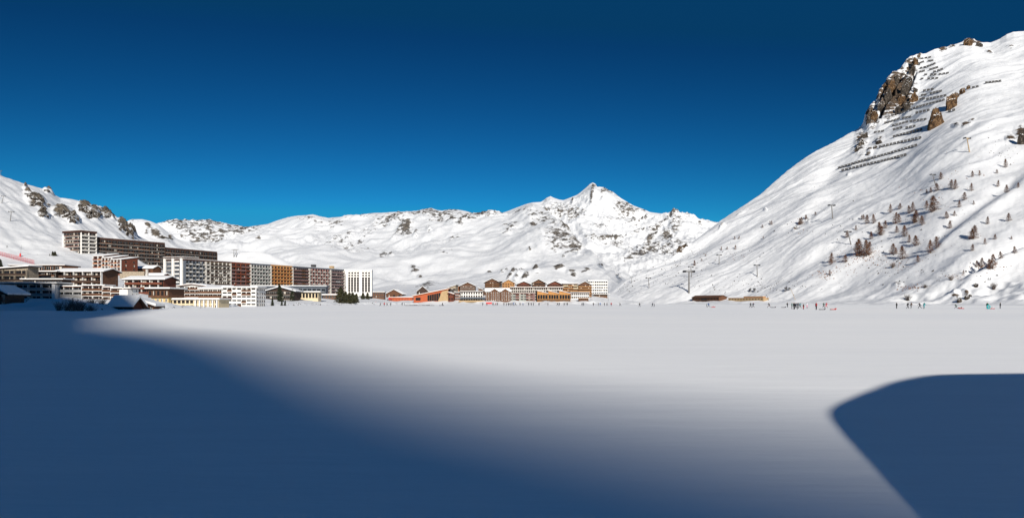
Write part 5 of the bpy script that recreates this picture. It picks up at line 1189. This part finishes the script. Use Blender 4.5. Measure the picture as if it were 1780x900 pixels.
# ------------------------------------------------------------------ lift pylons
def pylon(label, x, y, h, sheetn, lean=0.0, style='T', mat='metal', Y=None, yaw=0.3):
    g = ground_at(sheetn, x, y) if Y is None else (px(x, Y), Y, pz(y, Y))
    if not g: return
    H = h * g[1] / F; r = H / 27
    root = empty('lift_pylon', g, yaw); tag(root, label, 'pylon', 'chairlift pylons')
    m = MB(); top = (lean * H, 0, H); m.tube((0, 0, -1.5), top, r * 1.15, r * .75, mat, 8); m.build('mast', root)
    m = MB(); w = H * .24
    m.tube((top[0] - w, 0, H - .1), (top[0] + w, 0, H - .1), r * .6, r * .6, mat, 6); m.tube((top[0] - w * .6, 0, H + H * .05), (top[0] + w * .6, 0, H + H * .05), r * .35, r * .35, mat, 5)
    for s in (-.5, .5): m.tube((top[0] + s * w, 0, H - .1), (top[0] + s * w, 0, H + H * .05), r * .3, r * .3, mat, 4)
    ca = m.build('crossarm', root)
    for s in (-1, 1):
        m = MB(); m.box(top[0] + s * w - r * .4, top[0] + s * w + r * .4, -H * .13, H * .13, H - .1 - r, H - .1 + r, 'dark_metal')
        for k in range(4): m.tube((top[0] + s * w - r * .5, -H * .1 + k * H * .066, H + r * .7), (top[0] + s * w + r * .5, -H * .1 + k * H * .066, H + r * .7), r * .8, r * .8, 'dark_metal', 8)
        m.build('wheel_assembly', ca)
for a in [('lone lift pylon standing on the open slope left of the larch grove', 1447.5, 380, 23, 'right_mountain', -.10), ('tall thin lift pylon above the brown shed', 1197.6, 509, 37, 'right_mountain', 0), ('short pylon just above the tall thin pylon', 1202.5, 481, 17, 'right_mountain', -.12), ('pylon with wide crossarm above the slatted shed', 1316.5, 481, 20, 'right_mountain', -.04),
          ('small pylon at the upper left of the lift line', 1250, 459, 16, 'right_mountain', 0), ('pylon left of the tall thin pylon, on the lower left flank', 1128.5, 500, 17, 'right_mountain', -.1), ('tiny leftmost pylon near the modern white block', 1097.8, 492, 10, 'right_mountain', 0), ('pylon in the dense larch clump with a flat top', 1480, 425, 22, 'right_mountain', -.35), ('pylon among the upper larches with tilted head', 1627, 322, 18, 'right_mountain', -.4)]:
    pylon(*a)
pylon('pale yellow lift pylon high on the right slope below the rock pillars', 1685.5, 264, 23, 'right_mountain', -.25, mat='wood_pale')
pylon('lift pylon on the left ski slope above the terraced chalet', 17.5, 384, 16, 'left_hillside', .12)
pylon('upper lift pylon at the left frame edge', 2.5, 353, 12, 'left_hillside', .25)
pylon('small pylon at the left skyline corner', 1, 306, 9, 'left_hillside', 0)
for i, (x, y, h, lab) in enumerate(((406.5, 447, 13, 'left thin pylon behind the white and brown section'), (410.5, 447, 13, 'right thin pylon behind the white and brown section'))):
    pylon(lab, x, y, h, 'snow_dome', 0)

# lift cables would be thinner than a hair here; the leaning posts near the shore
for (x0, y0, x1, y1, lab) in ((1337, 522, 1333, 512, 'short dark leaning post right of the slatted shed'), (1383, 521, 1375, 501, 'long pale leaning post above the group of people')):
    g = ground_at('right_mountain', x0, y0)
    m = MB(); d = Vector((px(x1, g[1]) - g[0], 1.0, pz(y1, g[1]) - g[2])); m.tube((0, 0, -.6), d, .16, .12, 'dark_metal' if x0 == 1337 else 'wood_pale', 6); m.tube(d * .97, d * 1.02, .22, .22, 'dark_metal', 6)
    o = m.build('leaning_post'); o.location = g; tag(o, lab, 'post')

# snow cannons / dark machines above the shore
def machine(x, y, s, lab):
    g = ground_at('right_mountain', x, y)
    root = empty('snow_cannon', g); tag(root, lab, 'snow cannon', 'snow cannons'); k = s * g[1] / F
    m = MB(); m.tube((0, 0, -.3), (0, 0, k * .6), k * .09, k * .07, 'dark_metal', 6); m.build('stand', root)
    m = MB(); m.tube((-k * .35, .1, k * .62), (k * .25, -.1, k * .75), k * .24, k * .30, 'dark_metal', 10); m.build('barrel', root)
    m = MB(); m.box(-k * .5, k * .5, -k * .2, k * .2, -.05, k * .15, 'dark_metal'); m.build('base', root)
machine(1366.5, 505.5, 7, 'dark snow cannon above the group of people at right')
machine(1372, 504, 4.5, 'smaller snow cannon beside the first one')
machine(1304, 507, 6, 'snow cannon above the slatted shed, left of two')
machine(1311.5, 507, 6.5, 'snow cannon above the slatted shed, right of two')

# ------------------------------------------------------------------ ski slope furniture on the left hillside
M['net'] = plain('pink_red_net', (.55, .20, .22), .9, .2, 1.0)
nm = MB(); prev = None; rr = random.Random(5)
pts = [ground_at('left_hillside', x, 434 + (x + 5) * .26 + 9) for x in range(-4, 64, 4)]
root = empty('safety_net', pts[0]); tag(root, 'pinkish red safety net running down the left ski slope', 'net')
for i, (a, b) in enumerate(zip(pts[:-1], pts[1:])):
    a = Vector(a) - Vector(pts[0]); b = Vector(b) - Vector(pts[0])
    m = MB(); m.tube(a + Vector((0, 0, -.5)), a + Vector((0, 0, 3.6)), .06, .05, 'paint_red', 5); m.build('post', root)
    m = MB()
    for k in range(9):
        z = .2 + k * .4; m.tube(a + Vector((0, 0, z)), b + Vector((0, 0, z)), .045, .045, 'net', 3)
    for k in range(10):
        t = k / 10; p = a.lerp(b, t); m.tube(p + Vector((0, 0, .2)), p + Vector((0, 0, 3.4)), .035, .035, 'net', 3)
    m.build('net_panel', root, 'stuff')
g = ground_at('left_hillside', 35, 446)
root = empty('slope_marker', g); tag(root, 'thin slope marker pole with orange red pad on the left ski slope', 'marker')
m = MB(); m.tube((0, 0, -.5), (1.2, 0, 9.5), .10, .05, 'dark_metal', 5); m.build('pole', root)
m = MB(); m.tube((0, 0, 0), (.25, 0, 2.6), .6, .55, 'paint_red', 8); m.build('pad', root)

# ------------------------------------------------------------------ vehicles and clutter on the far shore
def groomer(x, y, Y, lab, s=1.0, rz=0.2):
    root = empty('snow_groomer', (px(x, Y), Y, pz(y, Y)), rz); tag(root, lab, 'snow groomer', 'red snow groomers')
    for sy in (-1, 1):
        m = MB(); m.prism([(-2.2 * s, sy * .95 * s - .55, 0), (2.0 * s, sy * .95 * s - .55, 0), (2.5 * s, sy * .95 * s - .55, .5 * s), (2.1 * s, sy * .95 * s - .55, .9 * s), (-2.2 * s, sy * .95 * s - .55, .9 * s), (-2.6 * s, sy * .95 * s - .55, .45 * s)],
                        [(-2.2 * s, sy * .95 * s + .55, 0), (2.0 * s, sy * .95 * s + .55, 0), (2.5 * s, sy * .95 * s + .55, .5 * s), (2.1 * s, sy * .95 * s + .55, .9 * s), (-2.2 * s, sy * .95 * s + .55, .9 * s), (-2.6 * s, sy * .95 * s + .55, .45 * s)], 'dark_metal'); m.build('track', root)
    m = MB(); m.box(-2.3 * s, 2.2 * s, -1.2 * s, 1.2 * s, .92 * s, 1.5 * s, 'paint_red', .1); b = m.build('body', root)
    m = MB(); m.box(-.2 * s, 1.7 * s, -.95 * s, .95 * s, 1.51 * s, 2.7 * s, 'paint_red', .25); c = m.build('cab', root)
    m = MB(); m.box(1.25 * s, 1.68 * s, -.85 * s, .85 * s, 1.75 * s, 2.45 * s, 'glass', .05); m.build('windscreen', c)
    m = MB(); m.box(2.9 * s, 3.1 * s, -2.0 * s, 2.0 * s, .0, 1.2 * s, 'dark_metal'); m.tube((2.2 * s, 0, .7 * s), (3.0 * s, 0, .6 * s), .15, .15, 'dark_metal'); m.build('blade', root)
groomer(651, 530, 640, 'red snow groomer parked on the shore right of the pine grove', 1.0, 0.1)
groomer(678, 521.5, 715, 'red groomer at the left end of the orange red pavilion', .8, 2.8)
def car(x, y, Y, rz, mat, lab):
    root = empty('parked_car', (px(x, Y), Y, pz(y, Y)), rz); tag(root, lab, 'car', 'parked cars')
    m = MB(); m.prism([(-2.1, -.85, .35), (2.1, -.85, .35), (2.15, -.85, .8), (1.1, -.85, .95), (.55, -.85, 1.45), (-1.3, -.85, 1.5), (-2.05, -.85, .95)], [(-2.1, .85, .35), (2.1, .85, .35), (2.15, .85, .8), (1.1, .85, .95), (.55, .85, 1.45), (-1.3, .85, 1.5), (-2.05, .85, .95)], mat); m.build('body', root)
    m = MB(); m.hexa([(.56, -.75, 1.0), (1.06, -.75, .98), (1.06, .75, .98), (.56, .75, 1.0), (.5, -.75, 1.42), (.62, -.75, 1.42), (.62, .75, 1.42), (.5, .75, 1.42)], 'glass'); m.build('windscreen', root)
    for sy in (-1, 1):
        m = MB(); m.box(-1.5, .45, sy * .86 - .02, sy * .86 + .02, 1.0, 1.36, 'glass'); m.build('side_window', root)
        for sx in (-1.3, 1.3):
            m = MB(); m.tube((sx, sy * .78 - .1, .32), (sx, sy * .78 + .1, .32), .33, .33, 'dark_metal', 12); m.build('wheel', root)
    m = MB(); m.box(-1.25, .45, -.7, .7, 1.51, 1.66, 'snow', .1); m.build('roof_snow', root)
car(292.5, 538.2, 285, .4, 'white', 'white car parked in front of the yellow house')
car(226, 540, 200, .2, 'dark_metal', 'dark car half hidden between the two snowy huts')
car(309, 538, 286, -.2, 'slate', 'grey blue car parked before the cream restaurant')
# low wooden jetty boards lying in the snow off the wedge hall, and red banner stand
for (x0, x1, y, lab) in ((704, 755, 532.6, 'long low dark barrier lying on the lake before the wedge hall'), (763, 772, 532.6, 'short low dark barrier right of the long one on the lake')):
    Y = 400; m = MB(); L = px(x1, Y) - px(x0, Y); n = max(2, int(L / 2.2))
    root = empty('low_barrier', (px(x0, Y), Y, 0)); tag(root, lab, 'barrier', 'low barriers on the lake')
    for i in range(n):
        m = MB(); m.box(i * L / n + .05, (i + 1) * L / n - .05, -.1, .1, .02, .28 + .18 * ((i * 7) % 3) / 2, 'dark_metal'); m.build('board', root)
m = MB(); Y = 640
root = empty('red_banner', (px(845, Y), Y, pz(529, Y))); tag(root, 'bright red banner stand on the shore before the double gabled chalet', 'banner')
m = MB(); m.box(0, px(855, Y) - px(845, Y), -.1, .1, .5, 1.9, 'paint_red'); m.build('cloth', root)
for u in (0, .5, 1):
    m = MB(); t = u * (px(855, Y) - px(845, Y)); m.tube((t, 0, -1.2), (t, 0, 2.1), .06, .06, 'dark_metal', 5); m.build('post', root)
# flag poles and lamp posts
for (x, y, h, Y, lab) in ((1057.5, 519, 16, 690, 'thin lamp post right of the service shed'), (1027, 523, 10, 680, 'thin lamp post beside the terrace cafe'), (200.5, 495, 9, 420, 'thin dark post above the stepped white wing')):
    root = empty('lamp_post', (px(x, Y), Y, pz(y, Y))); tag(root, lab, 'lamp post', 'lamp posts'); H = h * Y / F
    m = MB(); m.tube((0, 0, -2), (0, 0, H), .09, .06, 'dark_metal', 6); m.build('pole', root)
    m = MB(); m.tube((-.05, 0, H), (.9, 0, H + .15), .06, .05, 'dark_metal', 5); m.box(.6, 1.2, -.15, .15, H + .08, H + .22, 'metal'); m.build('lamp_head', root)

# ------------------------------------------------------------------ people
for nme, c in dict(cloth_black=(.012, .012, .014), cloth_navy=(.015, .022, .05), cloth_red=(.42, .02, .03), cloth_teal=(.01, .22, .25), cloth_green=(.02, .12, .08), cloth_blue=(.03, .12, .36), cloth_pink=(.55, .16, .26), cloth_white=(.62, .64, .68), cloth_brown=(.09, .05, .035), cloth_purple=(.12, .05, .2), cloth_grey=(.10, .10, .11), cloth_orange=(.5, .15, .03)).items():
    M[nme] = plain(nme, c, .85, .2, 6.0)
M['skin'] = plain('skin', (.48, .27, .19), .6, .08, 8.0)
def body(pose):
    """one continuous skinned figure; facing +x"""
    J = {'pel': (0, 0, .93), 'wst': (.0, 0, 1.08), 'chs': (.02, 0, 1.30), 'nck': (.03, 0, 1.46), 'hd1': (.045, 0, 1.56), 'hd2': (.05, 0, 1.70)}
    rad = {'pel': .150, 'wst': .135, 'chs': .165, 'nck': .062, 'hd1': .095, 'hd2': .085}
    E = [('pel', 'wst'), ('wst', 'chs'), ('chs', 'nck'), ('nck', 'hd1'), ('hd1', 'hd2')]
    def limb(names, pts, rs, root):
        prev = root
        for nm, p, r_ in zip(names, pts, rs): J[nm] = p; rad[nm] = r_; E.append((prev, nm)); prev = nm
    P_ = dict(
        stand=dict(l=[(.02, .11, .86), (.03, .12, .50), (.0, .12, .10), (.14, .13, .05)], r=[(.0, -.11, .86), (.0, -.12, .50), (-.03, -.12, .10), (.11, -.13, .05)], al=[(.02, .21, 1.38), (.02, .27, 1.12), (.12, .25, .90), (.17, .24, .83)], ar=[(.02, -.21, 1.38), (.0, -.27, 1.12), (.06, -.26, .88), (.10, -.25, .80)], lean=0),
        walk=dict(l=[(.05, .10, .86), (.24, .11, .52), (.30, .11, .11), (.45, .12, .10)], r=[(-.04, -.10, .86), (-.10, -.11, .50), (-.40, -.11, .18), (-.33, -.11, .06)], al=[(.0, .21, 1.38), (-.14, .26, 1.13), (-.10, .25, .90), (-.05, .24, .84)], ar=[(.04, -.21, 1.38), (.18, -.26, 1.14), (.36, -.22, 1.02), (.43, -.20, 1.02)], lean=.05),
        stride=dict(l=[(.06, .10, .85), (.32, .11, .56), (.42, .11, .13), (.57, .12, .12)], r=[(-.05, -.10, .85), (-.20, -.11, .48), (-.55, -.11, .20), (-.49, -.11, .07)], al=[(.06, .21, 1.37), (-.10, .28, 1.14), (-.26, .26, .95), (-.30, .25, .90)], ar=[(.08, -.21, 1.37), (.26, -.27, 1.16), (.46, -.24, 1.06), (.53, -.23, 1.06)], lean=.14),
        pole=dict(l=[(.03, .11, .86), (.10, .12, .50), (.04, .12, .10), (.18, .13, .05)], r=[(-.02, -.11, .86), (.02, -.12, .50), (-.12, -.12, .12), (.01, -.13, .05)], al=[(.05, .22, 1.37), (.16, .30, 1.15), (.36, .30, 1.05), (.43, .30, 1.04)], ar=[(.05, -.22, 1.37), (.12, -.30, 1.14), (.30, -.31, 1.00), (.37, -.31, .99)], lean=.08),
        sit=dict(l=[(.08, .11, .90), (.46, .13, 1.02), (.78, .13, .86), (.88, .13, .98)], r=[(.08, -.11, .90), (.44, -.13, 1.00), (.78, -.13, .84), (.88, -.13, .96)], al=[(.0, .21, 1.36), (.12, .27, 1.14), (.34, .22, 1.06), (.40, .2, 1.06)], ar=[(.0, -.21, 1.36), (.12, -.27, 1.14), (.34, -.22, 1.06), (.40, -.2, 1.06)], lean=-.12))[pose]
    for s in ('l', 'r'): limb([s + 'h', s + 'k', s + 'a', s + 't'], P_[s], (.098, .070, .055, .048), 'pel')
    for s in ('al', 'ar'): limb([s + 's', s + 'e', s + 'w', s + 'f'], P_[s], (.072, .055, .045, .042), 'chs')
    names = list(J); me = bpy.data.meshes.new('skeleton')
    co = []
    for nm in names:
        x, y, z = J[nm]; x += P_['lean'] * max(0, z - .93) * 1.0; co.append((x, y, z))
    me.from_pydata(co, [(names.index(a), names.index(b)) for a, b in E], [])
    o = bpy.data.objects.new('skeleton', me); COL.objects.link(o)
    o.modifiers.new('skin', 'SKIN'); sv = me.skin_vertices[0].data
    for i, nm in enumerate(names): sv[i].radius = (rad[nm], rad[nm] * (1.25 if nm in ('chs', 'wst', 'pel') else 1)); sv[i].use_root = nm == 'pel'
    ss = o.modifiers.new('sub', 'SUBSURF'); ss.levels = 1
    dg = bpy.context.evaluated_depsgraph_get(); ev = bpy.data.meshes.new_from_object(o.evaluated_get(dg))
    bpy.data.objects.remove(o)
    zmin = min(v.co.z for v in ev.vertices)
    for v in ev.vertices: v.co.z -= zmin
    kp = [(Vector(co[i]) - Vector((0, 0, zmin)), nm) for i, nm in enumerate(names)]
    # which garment each face belongs to: 0 jacket 1 trousers 2 boots 3 skin 4 hat
    idx = []
    for p in ev.polygons:
        c = p.center; best = min(kp, key=lambda q: (q[0] - c).length)[1]
        if best in ('hd1', 'hd2'): m_ = 3 if (p.normal.x > .25 and c.z < kp[5][0].z + .02) else 4
        elif best == 'nck': m_ = 0
        elif best in ('lt', 'rt', 'la', 'ra'): m_ = 2
        elif best in ('alf', 'arf'): m_ = 2
        elif best in ('lk', 'rk', 'lh', 'rh', 'pel'): m_ = 1 if best != 'pel' or c.z < kp[0][0].z - .02 else 0
        else: m_ = 0
        idx.append(m_)
    ev.polygons.foreach_set('material_index', idx); ev.polygons.foreach_set('use_smooth', [True] * len(idx))
    ev.materials.clear()
    for _ in range(5): ev.materials.append(None)
    # keep the sitting figure's seat on its sled
    if pose == 'sit':
        for v in ev.vertices: v.co.z -= .0
    return ev, idx
BODY = {k: body(k) for k in ('stand', 'walk', 'stride', 'pole', 'sit')}
def person(label, x, y, pose, face, jacket, trousers, hat='cloth_black', h=1.74, Y=None, group=None, sheetn=None):
    """feet at column x, row y of the lake (or of a hillside)"""
    if sheetn: g = ground_at(sheetn, x, y); g = (g[0], g[1], g[2])
    else:
        Y = Y or CH * F / (y - HY); g = (px(x, Y), Y, 0.0)
    src, idx = BODY[pose]; me = src.copy(); me.name = 'person'
    for i, k in enumerate((jacket, trousers, 'cloth_black', 'skin', hat)): me.materials[i] = M[k]
    me.polygons.foreach_set('material_index', idx)
    o = bpy.data.objects.new('person', me); COL.objects.link(o)
    o.location = g; o.scale = (h / 1.80 * 1.15, h / 1.80 * 1.22, h / 1.80 * 1.04); o.rotation_euler = (0, 0, face)
    tag(o, label, 'person', group)
    return g
gp = 'people walking on the lake at the right'
PI = math.pi
RP = [(1112, 533.2, 'walk', PI, 'cloth_black', 'cloth_black', 'lone person in black, leftmost walker right of the village centre'), (1134, 533.2, 'walk', 0, 'cloth_navy', 'cloth_black', 'taller of a pair in dark clothes left of the brown shed'), (1137.5, 533.2, 'stand', PI, 'cloth_grey', 'cloth_black', 'shorter of a pair in dark clothes left of the brown shed'),
    (1228.5, 534, 'stand', 0, 'cloth_green', 'cloth_black', 'small person in green beside the blue figure, below the brown shed'), (1232, 534, 'stride', PI, 'cloth_blue', 'cloth_navy', 'person in blue striding below the brown shed'), (1305, 534.5, 'walk', PI, 'cloth_black', 'cloth_black', 'left of two black figures walking below the slatted shed'), (1309, 534.5, 'stride', 0, 'cloth_navy', 'cloth_black', 'right of two dark figures walking below the slatted shed'),
    (1337, 534.5, 'stride', PI, 'cloth_black', 'cloth_brown', 'dark figure pulling gear right of the slatted shed'), (1369, 534.3, 'pole', PI, 'cloth_black', 'cloth_black', 'figure bending forward at the left of the big group'), (1376.5, 537, 'stand', 0, 'cloth_green', 'cloth_black', 'leftmost upright person of the big group, in dark green'), (1380.5, 537.6, 'stand', PI, 'cloth_black', 'cloth_black', 'tall person in black at the front of the big group'), (1383.3, 537.6, 'walk', 0, 'cloth_navy', 'cloth_black', 'person in navy close behind the tall black figure'),
    (1387, 535.6, 'stand', 0, 'cloth_grey', 'cloth_black', 'person in grey in the middle of the big group'), (1390.5, 535.2, 'walk', 0, 'cloth_teal', 'cloth_black', 'person in dark teal at the right end of the big group'), (1396.5, 537.6, 'stand', 0, 'cloth_brown', 'cloth_red', 'child in brown and red right of the big group'), (1403, 535.4, 'pole', PI, 'cloth_white', 'cloth_pink', 'person in white and pink between the big group and the red jacket'),
    (1419, 538.2, 'stand', PI, 'cloth_red', 'cloth_black', 'person in bright red jacket and black trousers facing the lake'), (1432, 534.6, 'walk', PI, 'cloth_green', 'cloth_black', 'person in green right of the red jacket'), (1436, 534.6, 'stride', 0, 'cloth_red', 'cloth_red', 'person all in red beside the green one'),
    (1558.5, 536.2, 'stand', 0, 'cloth_black', 'cloth_black', 'solitary person in black, left of the walking party at right'), (1578, 536.2, 'walk', 0, 'cloth_black', 'cloth_black', 'first walker of the right party, in black'), (1583.5, 536.2, 'pole', 0, 'cloth_brown', 'cloth_black', 'second walker of the right party, in brown jacket'), (1599, 536, 'stride', PI, 'cloth_navy', 'cloth_black', 'leaning walker in navy pulling something'), (1606, 536.6, 'pole', 0, 'cloth_teal', 'cloth_teal', 'walker in teal suit right of the leaning navy walker'),
    (1662, 536.4, 'stride', PI, 'cloth_green', 'cloth_black', 'person in dark green striding and pulling a child on a sled'), (1716.5, 536.8, 'stand', PI, 'cloth_green', 'cloth_black', 'person in green and black carrying a teal snow tube'), (1738.5, 536.2, 'stand', 0, 'cloth_black', 'cloth_black', 'rightmost person, all in black')]
for k, (x, y, ps, fc, ja, tr, lab) in enumerate(RP):
    person(lab, x, y, ps, fc + .3 * math.sin(k * 3.3), ja, tr, ('cloth_black', 'cloth_grey', 'cloth_red', 'cloth_navy')[k % 4] if k % 3 == 0 else 'cloth_black', (1.74 if 'child' not in lab and 'small' not in lab and 'shorter' not in lab else 1.35) * 1.0, None, gp)
for x, y, ja, lab in ((1718, 487, 'cloth_black', 'left of two distant walkers on the bench trail'), (1721.5, 487, 'cloth_navy', 'right of two distant walkers on the bench trail')): person(lab, x, y, 'walk', 0, ja, 'cloth_black', 'cloth_black', 1.8, None, 'distant walkers on the hillsides', 'right_mountain')
for x, y, lab in ((12, 430.5, 'tiny skier high on the left ski slope'), (86, 445, 'tiny skier left of the two dark pines'),): person(lab, x, y, 'pole', 0, 'cloth_black', 'cloth_black', 'cloth_black', 2.0, None, 'distant walkers on the hillsides', 'left_hillside')
# far shore strollers
FP = [(661, 531.8, 'cloth_black'), (668, 531.6, 'cloth_red'), (673, 531.6, 'cloth_black'), (679, 531.6, 'cloth_navy'), (699, 531.2, 'cloth_black'), (703, 531, 'cloth_grey'), (769, 531.4, 'cloth_black'), (839, 531.2, 'cloth_black'), (846.5, 531.2, 'cloth_navy'), (857, 531.2, 'cloth_black'), (861, 531.3, 'cloth_red'), (864.5, 531.2, 'cloth_black'), (876, 531.2, 'cloth_navy'), (880, 531.2, 'cloth_black'), (884, 531.2, 'cloth_black'), (887, 531.4, 'cloth_grey'), (890, 531.2, 'cloth_black'), (893, 531.2, 'cloth_blue'), (896.5, 531.4, 'cloth_black'),
    (904, 531.2, 'cloth_grey'), (909, 531.2, 'cloth_blue'), (919, 531.2, 'cloth_black'), (923.5, 531.2, 'cloth_black'), (927, 531.4, 'cloth_navy'), (937, 531.3, 'cloth_black'), (952.5, 531.2, 'cloth_black'), (969, 531.4, 'cloth_black'), (972, 531.4, 'cloth_navy'), (981, 531.2, 'cloth_grey'), (986, 531.2, 'cloth_black'), (1011.5, 531.6, 'cloth_black'), (1014.5, 531.6, 'cloth_navy'), (1031.5, 531.6, 'cloth_black'), (1040, 531.6, 'cloth_black'), (1043.5, 531.4, 'cloth_blue'), (1051, 531.6, 'cloth_black'), (1055, 531.6, 'cloth_navy'), (1062.5, 531.6, 'cloth_red'), (1078, 531.8, 'cloth_black')]
cn_ = {'cloth_black': 'black', 'cloth_red': 'red', 'cloth_navy': 'navy', 'cloth_grey': 'grey', 'cloth_blue': 'blue'}
def fwhere(x):
    for a, w_ in ((690, 'before the orange red pavilion'), (780, 'before the wedge hall'), (850, 'near the red banner'), (900, 'before the double gabled chalet'), (932, 'before the long white hotel'), (995, 'before the orange pavilions'), (1030, 'before the terrace cafe'), (2000, 'right of the terrace cafe')):
        if x < a: return w_
cnt = {}
for x, y, ja in FP: cnt.setdefault(fwhere(x), []).append(x)
for k, (x, y, ja) in enumerate(FP):
    w_ = fwhere(x); i = cnt[w_].index(x); n = len(cnt[w_])
    person(f"tiny {cn_[ja]} clad stroller {w_}, {order_word(i, n)} there", x, y, ('walk', 'stand', 'stride', 'pole')[k % 4], (k * 1.9) % 6.28, ja, 'cloth_black', 'cloth_black', 1.75, None, 'strollers on the far shore')

# sleds, tube and the child who rides
M['sled_red'] = plain('red_sled_plastic', (.5, .04, .03), .4, .1, 3.0)
def sled(x, y, rz, mat, lab):
    Y = CH * F / (y - HY); root = empty('sled', (px(x, Y), Y, .02), rz); tag(root, lab, 'sled', 'sleds on the lake')
    m = MB(); m.prism([(-.6, -.28, .05), (.55, -.28, .05), (.75, -.28, .30), (.70, -.28, .36), (.5, -.28, .16), (-.6, -.28, .16)], [(-.6, .28, .05), (.55, .28, .05), (.75, .28, .30), (.70, .28, .36), (.5, .28, .16), (-.6, .28, .16)], mat); m.build('shell', root)
    for sy in (-.24, .24):
        m = MB(); m.box(-.6, .55, sy - .04, sy + .04, -.02, .06, 'dark_metal'); m.build('runner', root)
    return px(x, Y), Y
for x, y, rz, mt, lab in ((1671, 536.6, PI, 'sled_red', 'red sled with a seated child behind the striding person'), (1724, 536.9, PI, 'sled_red', 'red sled with pale load right of the teal snow tube'), (1239.5, 534.2, 0, 'sled_red', 'small red sled right of the figure in blue'), (1448, 538.4, .2, 'sled_red', 'red sled lying alone right of the red couple'), (1344.5, 534.6, 0, 'cloth_black', 'dark sled pulled right of the slatted shed'), (1362, 534.6, 0, 'cloth_black', 'dark sled left of the bending figure'), (1429, 538.4, 0, 'cloth_grey', 'grey sled between the red jacket and the green person')):
    sled(x, y, rz, mt, lab)
person('child in brown seated on the red sled at right', 1671, 536.6, 'sit', PI, 'cloth_brown', 'cloth_red', 'cloth_black', 1.15, None, gp)
person('child in white seated on the right hand red sled', 1724.5, 536.9, 'sit', PI, 'cloth_white', 'cloth_grey', 'cloth_white', 1.1, None, gp)
person('child in red seated on the small sled beside the blue figure', 1239.5, 534.2, 'sit', PI, 'cloth_red', 'cloth_brown', 'cloth_black', 1.15, None, gp)
bm = bmesh.new(); n, mseg = 20, 8; rows_ = []
for i in range(n):
    a = 2 * PI * i / n; rows_.append([bm.verts.new(((.38 + .15 * math.cos(2 * PI * j / mseg)) * math.cos(a), .15 * math.sin(2 * PI * j / mseg), .53 + (.38 + .15 * math.cos(2 * PI * j / mseg)) * math.sin(a))) for j in range(mseg)])
for i in range(n):
    for j in range(mseg): bm.faces.new((rows_[i][j], rows_[(i + 1) % n][j], rows_[(i + 1) % n][(j + 1) % mseg], rows_[i][(j + 1) % mseg]))
me = bpy.data.meshes.new('snow_tube'); bm.to_mesh(me); bm.free(); M['tube'] = plain('teal_rubber', (.01, .30, .33), .45, .1, 4); me.materials.append(M['tube'])
o = bpy.data.objects.new('snow_tube', me); COL.objects.link(o); Yt = CH * F / (537.0 - HY); o.location = (px(1716, Yt), Yt - .5, 0); tag(o, 'round teal snow tube carried upright by the person in green', 'snow tube')
